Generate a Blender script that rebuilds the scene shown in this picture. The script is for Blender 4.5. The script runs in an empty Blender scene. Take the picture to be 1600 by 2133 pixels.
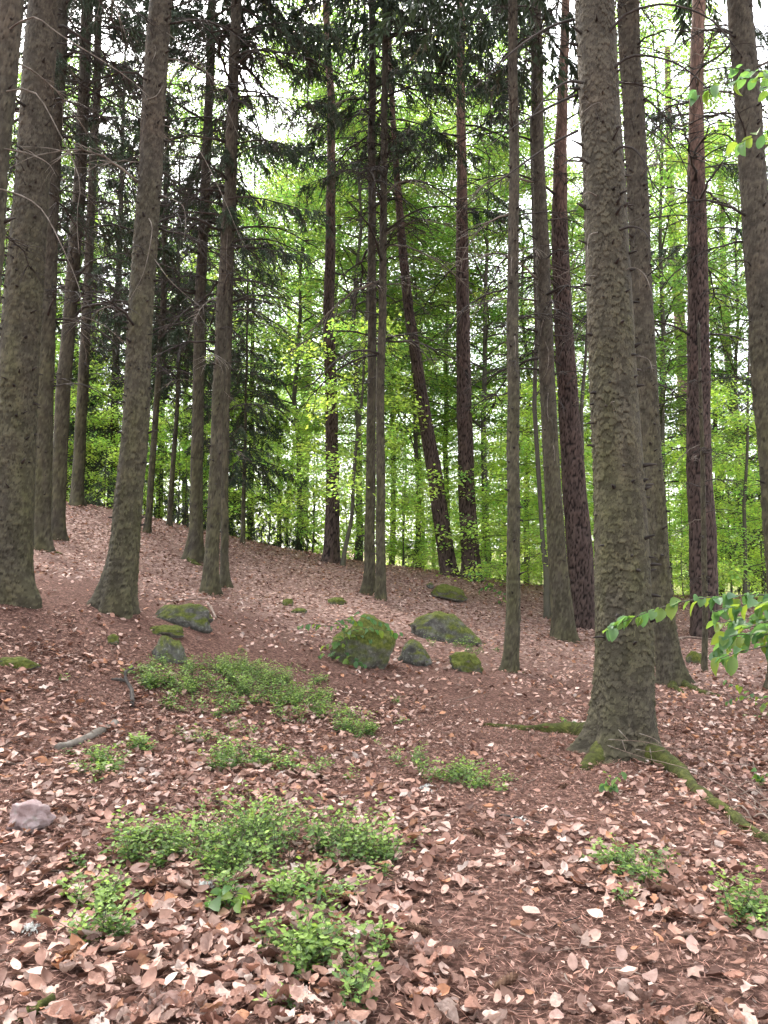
import bpy, math
import numpy as np
from mathutils import noise as mnoise, Vector
R = math.radians
# ------------------------------------------------------------------ camera, sky, sun, exposure
sc = bpy.context.scene
COL = sc.collection
F = 1604.0                      # focal length in pixels of the 1600 x 2133 photograph
PITCH = R(5.0)
CAM = np.array([0.0, 0.0, 1.55])
cd = bpy.data.cameras.new('camera'); cam = bpy.data.objects.new('camera', cd); COL.objects.link(cam)
cd.sensor_fit = 'HORIZONTAL'; cd.sensor_width = 36.0; cd.lens = 36.0 * F / 1600.0
cd.clip_start = 0.05; cd.clip_end = 3000
cam.location = CAM; cam.rotation_euler = (R(90) + PITCH, 0, 0)
sc.camera = cam
SUN_EL, SUN_AZ = R(56), R(-28)          # high soft sun ahead of the camera, behind thin cloud
w = bpy.data.worlds.new('World'); sc.world = w; w.use_nodes = True
nt = w.node_tree; nt.nodes.clear()
sky = nt.nodes.new('ShaderNodeTexSky'); sky.sky_type = 'NISHITA'; sky.sun_disc = False
sky.sun_elevation = SUN_EL; sky.sun_rotation = SUN_AZ
sky.air_density = 1.2; sky.dust_density = 4.0; sky.ozone_density = 1.0
hs = nt.nodes.new('ShaderNodeHueSaturation'); hs.inputs['Saturation'].default_value = 0.22
bgn = nt.nodes.new('ShaderNodeBackground'); bgn.inputs['Strength'].default_value = 0.15
wo = nt.nodes.new('ShaderNodeOutputWorld')
nt.links.new(sky.outputs[0], hs.inputs['Color']); nt.links.new(hs.outputs[0], bgn.inputs['Color'])
nt.links.new(bgn.outputs[0], wo.inputs['Surface'])
sd = bpy.data.lights.new('sun', 'SUN'); sd.energy = 1.5; sd.angle = R(18); sd.color = (1.0, 0.96, 0.9)
sun = bpy.data.objects.new('sun', sd); COL.objects.link(sun)
sdir = Vector((math.sin(SUN_AZ) * math.cos(SUN_EL), math.cos(SUN_AZ) * math.cos(SUN_EL), math.sin(SUN_EL)))
sun.rotation_euler = sdir.to_track_quat('Z', 'Y').to_euler(); sun.location = (0, 0, 40)
sc.view_settings.view_transform = 'Standard'; sc.view_settings.look = 'None'
sc.view_settings.gamma = 1.0; sc.view_settings.use_curve_mapping = False
sc.view_settings.exposure = 2.65
sc.render.engine = 'CYCLES'
cy = sc.cycles
cy.use_denoising = True; cy.use_adaptive_sampling = True; cy.adaptive_threshold = 0.03
cy.max_bounces = 6; cy.diffuse_bounces = 3; cy.glossy_bounces = 2; cy.transmission_bounces = 4; cy.transparent_max_bounces = 4
cy.caustics_reflective = False; cy.caustics_refractive = False

# ------------------------------------------------------------------ numeric helpers
def rng(s): return np.random.default_rng(s)
def hash2(ix, iy, s):
    n = (ix.astype(np.int64) * 374761393 + iy.astype(np.int64) * 668265263 + s * 974634777) & 0xffffffff
    n = ((n ^ (n >> 13)) * 1274126177) & 0xffffffff
    return ((n ^ (n >> 16)) & 0xffff) / 65535.0
def vnoise(x, y, s=0):
    ix = np.floor(x); iy = np.floor(y); fx = x - ix; fy = y - iy
    fx = fx * fx * (3 - 2 * fx); fy = fy * fy * (3 - 2 * fy)
    a = hash2(ix, iy, s); b = hash2(ix + 1, iy, s); c = hash2(ix, iy + 1, s); d = hash2(ix + 1, iy + 1, s)
    return (a * (1 - fx) + b * fx) * (1 - fy) + (c * (1 - fx) + d * fx) * fy
def fbm(x, y, s=0, o=3):
    t = 0; a = 0.5; n = 0
    for i in range(o):
        t = t + a * vnoise(x * 2 ** i + 17.3 * i, y * 2 ** i - 9.1 * i, s + i); n += a; a *= 0.5
    return t / n
def sstep(a, b, x):
    t = np.clip((x - a) / (b - a), 0, 1); return t * t * (3 - 2 * t)
def unit(v): return v / np.maximum(np.linalg.norm(v, axis=-1, keepdims=True), 1e-9)
def ray(u, v):
    cx = (np.asarray(u, float) - 800) / F; c_y = -(np.asarray(v, float) - 1066.5) / F
    dy = math.cos(PITCH) - c_y * math.sin(PITCH); dz = math.sin(PITCH) + c_y * math.cos(PITCH)
    return np.stack([cx / dy, np.ones_like(cx), dz / dy], -1)
def at(u, v, Y): return CAM + ray(u, v) * np.asarray(Y)[..., None] if np.ndim(Y) else CAM + ray(u, v) * Y

# ------------------------------------------------------------------ the lie of the land (from foot of trunk + trunk girth)
ctrl_px = [(1300,1575,6.8),(1397,1425,11.5),(1063,1398,12.5),(1174,1333,17),(1216,1306,19),(1470,1322,17.5),(243,1272,10),(28,1245,9.5),
 (-115,1340,8),(85,1145,15),(118,1122,19),(162,1052,23),(404,1168,19),(438,1238,16),(470,1222,17),(307,1108,21.5),(352,1096,23),
 (688,1172,22),(766,1238,18),(794,1250,17.2),(937,1200,21.5),(978,1207,21),(1640,1440,10.4),(755,1390,11),(370,1302,10.5),
 (345,1378,9),(930,1335,13.5),(45,1735,4.3),(800,2133,2.7),(100,2133,2.75),(1500,2133,2.65),(600,1500,7.9),(0,1500,6.6),(1000,1600,6.4),(1568,1245,22),(1140,1288,19)]
cp = [tuple(at(u, v, Y)) for u, v, Y in ctrl_px]
cp += [(0,0,0),(0,-6,-.25),(-8,0,1.0),(8,0,-.5),(9,10,-.25),(-12,9,2.1),(-20,22,4.6),(-30,40,5.5),(-6,33,2.4),(0,33,.9),(8,33,-.2),(18,33,-.5),
       (0,60,.2),(-40,80,4),(40,80,-.5),(0,110,2),(-90,160,8),(90,160,5),(0,300,12),(-300,300,16),(300,300,14),(0,-60,-1),(60,-30,-3),(-60,-30,4),(20,15,-.6)]
cp = np.array(cp)
def _phi(r2): return np.where(r2 > 0, 0.5 * r2 * np.log(np.maximum(r2, 1e-12)), 0)
def _tps():
    P = cp[:, :2] / 10; n = len(P)
    K = _phi(((P[:, None] - P[None]) ** 2).sum(-1)) + np.eye(n) * 0.03
    Q = np.c_[np.ones(n), P]
    A = np.block([[K, Q], [Q.T, np.zeros((3, 3))]])
    return np.linalg.solve(A, np.r_[cp[:, 2], 0, 0, 0]), P
_W, _P = _tps()
def G(x, y):
    x = np.asarray(x, float); y = np.asarray(y, float); sh = x.shape
    q = np.stack([x.ravel(), y.ravel()], -1) / 10
    out = np.empty(len(q))
    for i in range(0, len(q), 20000):
        s = q[i:i + 20000]
        out[i:i + 20000] = _phi(((s[:, None] - _P[None]) ** 2).sum(-1)) @ _W[:-3] + _W[-3] + s @ _W[-2:]
    out = out.reshape(sh)
    fade = np.exp(-(np.hypot(x, y) / 60) ** 2)
    out = out + fade * (0.10 * (fbm(x / 1.7, y / 1.7, 3) - .5) + 0.05 * (fbm(x / .45, y / .45, 9, 2) - .5))
    return out
_YS = np.concatenate([np.arange(1.5, 16, .02), np.arange(16, 90, .08)])
def foot(u, v):
    """where the photo ray through (u, v) meets the ground"""
    d = ray(u, v); p = CAM + d * _YS[:, None]
    h = p[:, 2] - G(p[:, 0], p[:, 1])
    k = np.where(h < 0)[0]
    i = k[0] if len(k) else len(_YS) - 1
    return p[i]

# ------------------------------------------------------------------ mesh helpers
def mesh(name, V, F4=None, F3=None, col=None, mats=(), mi=None, smooth=True):
    V = np.asarray(V, np.float32)
    f4 = np.zeros((0, 4), np.int32) if F4 is None else np.asarray(F4, np.int32).reshape(-1, 4)
    f3 = np.zeros((0, 3), np.int32) if F3 is None else np.asarray(F3, np.int32).reshape(-1, 3)
    me = bpy.data.meshes.new(name)
    me.vertices.add(len(V)); me.vertices.foreach_set('co', V.ravel())
    n4, n3 = len(f4), len(f3)
    me.loops.add(n4 * 4 + n3 * 3); me.polygons.add(n4 + n3)
    me.loops.foreach_set('vertex_index', np.concatenate([f4.ravel(), f3.ravel()]))
    me.polygons.foreach_set('loop_start', np.concatenate([np.arange(n4) * 4, n4 * 4 + np.arange(n3) * 3]).astype(np.int32))
    if mi is not None: me.polygons.foreach_set('material_index', np.asarray(mi, np.int32))
    me.update(calc_edges=True); me.validate()
    me.polygons.foreach_set('use_smooth', np.full(len(me.polygons), smooth))
    if col is not None:
        c = np.ones((len(V), 4), np.float32); c[:, :col.shape[1]] = col
        a = me.color_attributes.new('Col', 'FLOAT_COLOR', 'POINT'); a.data.foreach_set('color', c.ravel())
    for m in mats: me.materials.append(m)
    return me
def obj(name, me, parent=None, loc=None, rot=None, scale=None):
    o = bpy.data.objects.new(name, me); COL.objects.link(o)
    if parent is not None: o.parent = parent
    if loc is not None: o.location = [float(t) for t in loc]
    if rot is not None: o.rotation_euler = rot
    if scale is not None: o.scale = (scale,) * 3 if np.ndim(scale) == 0 else scale
    return o
def tag(o, label=None, cat=None, group=None, kind=None):
    if label: o['label'] = label
    if cat: o['category'] = cat
    if group: o['group'] = group
    if kind: o['kind'] = kind
    return o
def thing(name, loc, label, cat, group=None):
    o = obj(name, None, None, loc); o.empty_display_size = .1
    return tag(o, label, cat, group)
class MB:
    """collects numpy geometry"""
    def __init__(s): s.V = []; s.C = []; s.q = []; s.t = []; s.qm = []; s.tm = []; s.n = 0
    def add(s, V, q=None, t=None, col=None, m=0):
        V = np.asarray(V, float); s.V.append(V)
        if col is None: col = np.ones((len(V), 3)) * .5
        col = np.asarray(col, float)
        if col.ndim == 1: col = np.tile(col, (len(V), 1))
        s.C.append(col)
        if q is not None and len(q): s.q.append(np.asarray(q) + s.n); s.qm.append(np.full(len(q), m))
        if t is not None and len(t): s.t.append(np.asarray(t) + s.n); s.tm.append(np.full(len(t), m))
        s.n += len(V); return s
    def arrays(s):
        return (np.concatenate(s.V), np.concatenate(s.q) if s.q else None, np.concatenate(s.t) if s.t else None,
                np.concatenate(s.C), np.concatenate(s.qm + s.tm))
    def mesh(s, name, mats, smooth=True):
        V, q, t, c, m = s.arrays(); return mesh(name, V, q, t, c, mats, m, smooth)
def tube(pts, rad, n=6, cap=True):
    pts = np.asarray(pts, float); rad = np.asarray(rad, float); k = len(pts)
    T = unit(np.gradient(pts, axis=0))
    up = np.array([0, 0, 1.0]) if abs(T[:, 2]).mean() < .8 else np.array([1.0, 0, 0])
    A = unit(np.cross(T, up)); B = np.cross(T, A)
    th = np.arange(n) * 2 * np.pi / n
    V = pts[:, None] + rad[:, None, None] * (np.cos(th)[None, :, None] * A[:, None] + np.sin(th)[None, :, None] * B[:, None])
    V = V.reshape(-1, 3)
    i, j = np.meshgrid(np.arange(k - 1), np.arange(n), indexing='ij')
    q = np.stack([i * n + j, i * n + (j + 1) % n, (i + 1) * n + (j + 1) % n, (i + 1) * n + j], -1).reshape(-1, 4)
    t = []
    if cap:
        V = np.r_[V, pts[:1], pts[-1:]]; a, b = k * n, k * n + 1
        for j in range(n): t += [(a, (j + 1) % n, j), (b, (k - 1) * n + j, (k - 1) * n + (j + 1) % n)]
    return V, q, np.array(t)
def spline(pts, n):
    pts = np.asarray(pts, float)
    d = np.r_[0, np.cumsum(np.linalg.norm(np.diff(pts, axis=0), axis=1))]; s = np.linspace(0, d[-1], n)
    P = np.vstack([2 * pts[0] - pts[1], pts, 2 * pts[-1] - pts[-2]])
    out = []
    for x in s:
        i = min(np.searchsorted(d, x, 'right') - 1, len(pts) - 2); t = (x - d[i]) / (d[i + 1] - d[i])
        a, b, c, e = P[i:i + 4]
        out.append(.5 * (2 * b + (c - a) * t + (2 * a - 5 * b + 4 * c - e) * t * t + (3 * b - a - 3 * c + e) * t ** 3))
    return np.array(out)
def blades(pos, ax, nrm, L, W, fold=.18, droop=0.0):
    """leaf rhombs: pos base, ax direction, nrm normal; two triangles each"""
    ax = unit(ax); sd = unit(np.cross(ax, nrm)); nr = np.cross(sd, ax)
    L = np.asarray(L)[:, None]; W = np.asarray(W)[:, None]; n = len(pos)
    V = np.stack([pos, pos + ax * L * .5 + sd * W * .5 + nr * W * fold, pos + ax * L - nr * L * droop, pos + ax * L * .5 - sd * W * .5 + nr * W * fold], 1).reshape(-1, 3)
    b = np.arange(n)[:, None] * 4
    t = np.concatenate([b + [0, 1, 2], b + [0, 2, 3]], 1).reshape(-1, 3)
    return V, t

# ------------------------------------------------------------------ materials
def mat(name):
    m = bpy.data.materials.new(name); m.use_nodes = True; t = m.node_tree; t.nodes.clear()
    o = t.nodes.new('ShaderNodeOutputMaterial'); p = t.nodes.new('ShaderNodeBsdfPrincipled'); t.links.new(p.outputs[0], o.inputs[0])
    return m, t, p, o
def nd(t, k, **kw):
    n = t.nodes.new(k)
    for a, v in kw.items():
        if a in n.inputs: n.inputs[a].default_value = v
        else: setattr(n, a, v)
    return n
def attr(t):
    a = nd(t, 'ShaderNodeVertexColor', layer_name='Col'); return a.outputs[0]
def noise(t, scale, detail=3, rough=.6, vec=None):
    n = nd(t, 'ShaderNodeTexNoise'); n.inputs['Scale'].default_value = scale; n.inputs['Detail'].default_value = detail; n.inputs['Roughness'].default_value = rough
    if vec is None: vec = nd(t, 'ShaderNodeTexCoord').outputs['Object']
    t.links.new(vec, n.inputs['Vector']); return n.outputs['Fac']
def ramp(t, fac, stops):
    r = nd(t, 'ShaderNodeValToRGB'); e = r.color_ramp.elements
    while len(e) < len(stops): e.new(.5)
    for k, (p, c) in enumerate(stops): e[k].position = p; e[k].color = (*c, 1)
    t.links.new(fac, r.inputs[0]); return r.outputs[0]
def mix(t, fac, a, b, mode='MIX'):
    m = nd(t, 'ShaderNodeMix', data_type='RGBA', blend_type=mode)
    for k, v in ((0, fac), (6, a), (7, b)):
        if hasattr(v, 'links'): t.links.new(v, m.inputs[k])
        elif k == 0: m.inputs[0].default_value = v
        else: m.inputs[k].default_value = (*v, 1)
    return m.outputs[2]
def math_(t, op, a, b=0.0):
    m = nd(t, 'ShaderNodeMath', operation=op)
    for k, v in ((0, a), (1, b)):
        if hasattr(v, 'links'): t.links.new(v, m.inputs[k])
        else: m.inputs[k].default_value = v
    return m.outputs[0]
def bump(t, p, h, strength, dist=.01):
    b = nd(t, 'ShaderNodeBump'); b.inputs['Strength'].default_value = strength; b.inputs['Distance'].default_value = dist
    t.links.new(h, b.inputs['Height']); t.links.new(b.outputs[0], p.inputs['Normal'])
def sep(t, c):
    s = nd(t, 'ShaderNodeSeparateColor'); t.links.new(c, s.inputs[0]); return s.outputs
M = {}
def bark_mat(name, lo, hi, crack_or_shade, over, bumps=.5, fine=60, flake=30, flk=.0):
    """Col: R = plate body (0 in the cracks and in the shade painted under spruce flakes), G = plate tone, B = overlay (algae or upper bark)"""
    m, t, p, o = mat(name); r, g, b = sep(t, attr(t))[:3]
    c = mix(t, g, lo, hi)
    vo = nd(t, 'ShaderNodeTexVoronoi'); vo.inputs['Scale'].default_value = flake
    mp = nd(t, 'ShaderNodeMapping'); mp.inputs['Scale'].default_value = (1, 1, .7); t.links.new(nd(t, 'ShaderNodeTexCoord').outputs['Object'], mp.inputs[0]); t.links.new(mp.outputs[0], vo.inputs['Vector'])
    sx = nd(t, 'ShaderNodeSeparateXYZ'); t.links.new(mp.outputs[0], sx.inputs[0]); sp_ = nd(t, 'ShaderNodeSeparateXYZ'); t.links.new(vo.outputs['Position'], sp_.inputs[0])
    saw = math_(t, 'MULTIPLY', math_(t, 'SUBTRACT', sp_.outputs[2], sx.outputs[2]), flake)      # thick at each flake's lower edge
    c = mix(t, math_(t, 'MULTIPLY', sep(t, vo.outputs['Color'])[0], .35), c, hi)
    c = mix(t, math_(t, 'MULTIPLY', noise(t, fine, 4), .55), c, tuple(x * .55 for x in lo))
    n2 = ramp(t, noise(t, 2.2, 4), [(.35, (0, 0, 0)), (.62, (1, 1, 1))])
    n3 = ramp(t, noise(t, 1.3, 3), [(.5, (0, 0, 0)), (.68, (1, 1, 1))])
    c = mix(t, math_(t, 'MULTIPLY', n3, .3), c, mix(t, g, tuple(x * y for x, y in zip(lo, (1.5, 1.2, 1.1))), tuple(x * y for x, y in zip(hi, (1.1, .9, .82)))))
    c = mix(t, math_(t, 'MULTIPLY', b, math_(t, 'ADD', .4, math_(t, 'MULTIPLY', n2, .5))), c, mix(t, g, tuple(x * .5 for x in over), tuple(x * 1.45 for x in over)))
    c = mix(t, r, crack_or_shade, c)
    t.links.new(c, p.inputs['Base Color']); p.inputs['Roughness'].default_value = .9; p.inputs['Specular IOR Level'].default_value = .15
    bump(t, p, math_(t, 'ADD', noise(t, fine * .8, 5, .7), math_(t, 'MULTIPLY', saw, flk)), bumps, .010); M[name] = m
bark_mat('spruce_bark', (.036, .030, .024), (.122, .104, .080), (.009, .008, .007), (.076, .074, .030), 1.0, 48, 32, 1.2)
bark_mat('pine_bark', (.044, .032, .028), (.125, .090, .077), (.008, .006, .006), (.20, .125, .096), .7, 40)
bark_mat('beech_bark', (.075, .068, .056), (.12, .108, .09), (.05, .045, .04), (.085, .09, .05), .3, 30)
def simple(name, cols, scale, rough=.9, bs=.4, bd=.006, det=4):
    m, t, p, o = mat(name); f = noise(t, scale, det)
    c = ramp(t, f, [(.3, cols[0]), (.5, cols[1]), (.7, cols[2])])
    t.links.new(c, p.inputs['Base Color']); p.inputs['Roughness'].default_value = rough; p.inputs['Specular IOR Level'].default_value = .2
    bump(t, p, noise(t, scale * 3, 4), bs, bd); M[name] = m; return m
simple('dead_wood', [(.07, .06, .05), (.14, .12, .10), (.24, .215, .185)], 9)
simple('twig_wood', [(.022, .019, .017), (.04, .034, .03), (.075, .064, .055)], 7)
simple('stick_wood', [(.09, .06, .045), (.17, .125, .10), (.27, .215, .18)], 12)
simple('moss', [(.030, .026, .012), (.050, .056, .014), (.10, .105, .026)], 16, 1.0, 1.0, .02, 6)
simple('cone_brown', [(.05, .025, .015), (.10, .055, .035), (.17, .10, .065)], 40)
def rock_mat(name, a, b, c, lo, hi):
    m, t, p, o = mat(name)
    tc = nd(t, 'ShaderNodeTexCoord').outputs['Object']
    base = ramp(t, noise(t, 6, 6, .7, tc), [(.3, a), (.5, b), (.68, c)])
    spots = ramp(t, noise(t, 28, 3, .6, tc), [(.56, (0, 0, 0)), (.66, (1, 1, 1))])
    base = mix(t, math_(t, 'MULTIPLY', spots, .4), base, (.36, .37, .31))
    gm = nd(t, 'ShaderNodeNewGeometry'); s = nd(t, 'ShaderNodeSeparateXYZ'); t.links.new(gm.outputs['Normal'], s.inputs[0])
    f = math_(t, 'ADD', s.outputs[2], math_(t, 'MULTIPLY', math_(t, 'SUBTRACT', noise(t, 4.5, 5, .65, tc), .5), 2.0))
    fr = nd(t, 'ShaderNodeMapRange'); fr.inputs[1].default_value = lo; fr.inputs[2].default_value = hi; t.links.new(f, fr.inputs[0])
    ms = ramp(t, noise(t, 25, 4, .6, tc), [(.3, (.04, .05, .01)), (.5, (.085, .10, .02)), (.72, (.15, .15, .035))])
    cc = mix(t, fr.outputs[0], base, ms)
    t.links.new(cc, p.inputs['Base Color']); p.inputs['Roughness'].default_value = .95; p.inputs['Specular IOR Level'].default_value = .2
    bump(t, p, noise(t, 22, 8, .8, tc), 1.0, .035); M[name] = m
rock_mat('mossy_rock', (.04, .039, .033), (.09, .087, .076), (.19, .185, .168), .1, .7)
rock_mat('very_mossy_rock', (.06, .06, .05), (.12, .118, .10), (.22, .22, .20), -.55, .25)
rock_mat('pink_rock', (.26, .17, .16), (.42, .31, .30), (.56, .46, .45), 3, 4)
def leaf_mat(name, tr_gain, tr, rough=.5, spec=.3):
    m, t, p, o = mat(name); a = attr(t)
    t.links.new(a, p.inputs['Base Color']); p.inputs['Roughness'].default_value = rough; p.inputs['Specular IOR Level'].default_value = spec
    tb = nd(t, 'ShaderNodeBsdfTranslucent'); c2 = mix(t, 1.0, a, tr_gain, 'MULTIPLY'); t.links.new(c2, tb.inputs[0])
    ms = nd(t, 'ShaderNodeMixShader'); ms.inputs[0].default_value = tr
    t.links.new(p.outputs[0], ms.inputs[1]); t.links.new(tb.outputs[0], ms.inputs[2]); t.links.new(ms.outputs[0], o.inputs[0]); M[name] = m
leaf_mat('beech_leaf', (2.35, 2.2, 1.5), .52, .42, .4)
leaf_mat('bilberry_leaf', (1.6, 1.6, 1.0), .3)
leaf_mat('spruce_needle', (1.2, 1.2, 1.0), .15, .7)
def litter_mat(nm='litter_leaf', sc1=45, sc2=90):
    m, t, p, o = mat(nm); a = attr(t)
    c = mix(t, math_(t, 'MULTIPLY', ramp(t, noise(t, sc1, 4), [(.35, (0, 0, 0)), (.75, (1, 1, 1))]), .5), a, (.12, .06, .04))
    t.links.new(c, p.inputs['Base Color']); p.inputs['Roughness'].default_value = .62; p.inputs['Specular IOR Level'].default_value = .3
    bump(t, p, noise(t, sc2, 3), .35, .004 if sc1 > 20 else .06)
    tb = nd(t, 'ShaderNodeBsdfTranslucent'); t.links.new(c, tb.inputs[0])
    ms = nd(t, 'ShaderNodeMixShader'); ms.inputs[0].default_value = .15
    t.links.new(p.outputs[0], ms.inputs[1]); t.links.new(tb.outputs[0], ms.inputs[2]); t.links.new(ms.outputs[0], o.inputs[0]); M[nm] = m
litter_mat(); litter_mat('large_litter_leaf', 3.2, 6)
def ground_mat():
    m, t, p, o = mat('forest_soil'); tc = nd(t, 'ShaderNodeTexCoord').outputs['Object']; a = sep(t, attr(t))
    c = ramp(t, noise(t, 26, 6, .72, tc), [(.36, (.020, .011, .008)), (.5, (.085, .043, .032)), (.62, (.25, .145, .115))])
    c2 = ramp(t, noise(t, 2.0, 4, .6, tc), [(.3, (.06, .03, .023)), (.7, (.14, .078, .06))])
    c = mix(t, .25, c, c2)
    fl = ramp(t, noise(t, 11, 5, .75, tc), [(.38, (.07, .037, .028)), (.5, (.21, .13, .105)), (.6, (.44, .32, .28))])
    c = mix(t, a[0], c, fl)                                             # far leaf carpet
    gr = ramp(t, noise(t, 3, 5, .7, tc), [(.3, (.05, .06, .015)), (.7, (.17, .19, .05))])
    c = mix(t, a[1], c, gr)                                             # grassy and mossy ground
    t.links.new(c, p.inputs['Base Color']); p.inputs['Roughness'].default_value = 1.0; p.inputs['Specular IOR Level'].default_value = .1
    bump(t, p, noise(t, 55, 6, .75, tc), .9, .02); M['forest_soil'] = m
ground_mat()

# ------------------------------------------------------------------ forest floor: one sheet to the horizon
def litter_density(x, y):
    """0 = bare needle carpet, 1 = thick leaf litter"""
    d = fbm(x / 1.1 + 3, y / 1.1, 40, 3)
    d = sstep(.36, .60, d)
    # needle lane that runs down past the big spruce, and the needle bed round the trees uphill
    Y = np.maximum(y, .5); u = 800 + x / Y * F
    lane = np.exp(-((u - (1030 + 60 * np.sin(y))) / 170) ** 2) * (y < 8.2) * (y > 2.2)
    lane2 = np.exp(-((u - 40) / 170) ** 2) * (y < 3.6)
    bed = np.exp(-((u - 330) / 300) ** 2 - ((y - 10.2) / 2.6) ** 2)
    rich = np.exp(-((u - 560) / 330) ** 2) * (y < 7.5) + 1.2 * np.exp(-((u - 520) / 300) ** 2) * (y < 3.6) + np.exp(-((u - 1480) / 170) ** 2) * (y < 14) * (y > 4) + ((y > 10) & (u > 480) & (u < 1250)) * .5 + (y > 13) * .45
    return np.clip(d * .75 + .18 + rich * .5 - lane * .6 - lane2 * .45 - bed * .45, .10, 1)
def build_ground():
    ys = np.concatenate([np.linspace(-900, -8, 14)[:-1], np.linspace(-8, 2, 22)[:-1], np.arange(2, 10, .085), np.arange(10, 30, .19), 30 * (1000 / 30) ** (np.linspace(0, 1, 45))])
    xp = np.concatenate([np.arange(0, 5.5, .09), np.arange(5.5, 16, .21), 16 * (900 / 16) ** np.linspace(0, 1, 36)])
    xs = np.concatenate([-xp[:0:-1], xp])
    X, Y = np.meshgrid(xs, ys); Z = G(X, Y)
    Z = Z + .018 * (fbm(X / .16, Y / .16, 77, 2) - .5) * (np.hypot(X, Y) < 20)
    V = np.stack([X, Y, Z], -1).reshape(-1, 3); nx = len(xs)
    i, j = np.meshgrid(np.arange(len(ys) - 1), np.arange(nx - 1), indexing='ij')
    q = np.stack([i * nx + j, i * nx + j + 1, (i + 1) * nx + j + 1, (i + 1) * nx + j], -1).reshape(-1, 4)
    dist = np.hypot(V[:, 0], V[:, 1])
    leafy = sstep(9, 17, dist) * litter_density(V[:, 0], V[:, 1]) * .9
    grass = sstep(23.5, 27, V[:, 1] + 1.5 * (fbm(V[:, 0] / 3, V[:, 1] / 3, 5) - .5)) * sstep(-9, -3, V[:, 0]) * .85
    col = np.stack([leafy, grass, grass * 0], -1)
    o = obj('forest_floor', mesh('forest_floor', V, q, None, col, [M['forest_soil']]))
    return tag(o, 'brown forest floor rising up the slope under needles and leaves', None, None, 'structure')
FLOOR = build_ground()

# ------------------------------------------------------------------ trunks
def cells(tn, z, nc, ch, seed):
    gx = tn * nc; gz = z / ch; ix = np.floor(gx); iz = np.floor(gz)
    f1 = np.full(tn.shape, 9.0); f2 = f1.copy(); rid = np.zeros_like(f1); dzc = np.zeros_like(f1)
    for a in (-1, 0, 1):
        for b in (-1, 0, 1):
            cx = ix + a; wx = np.mod(cx, nc); gz = z / ch + hash2(wx, wx * 0, seed + 9) * 7; cz = np.floor(gz) + b
            px = cx + .5 + 1.0 * (hash2(wx, cz, seed) - .5); pz = cz + .5 + 1.0 * (hash2(wx, cz, seed + 1) - .5)
            d = np.hypot(gx - px, gz - pz); c = d < f1
            f2 = np.where(c, f1, np.minimum(f2, d)); rid = np.where(c, hash2(wx, cz, seed + 2), rid); dzc = np.where(c, gz - pz, dzc); f1 = np.where(c, d, f1)
    return f1, f2, rid, dzc
class Trunk: pass
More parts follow.
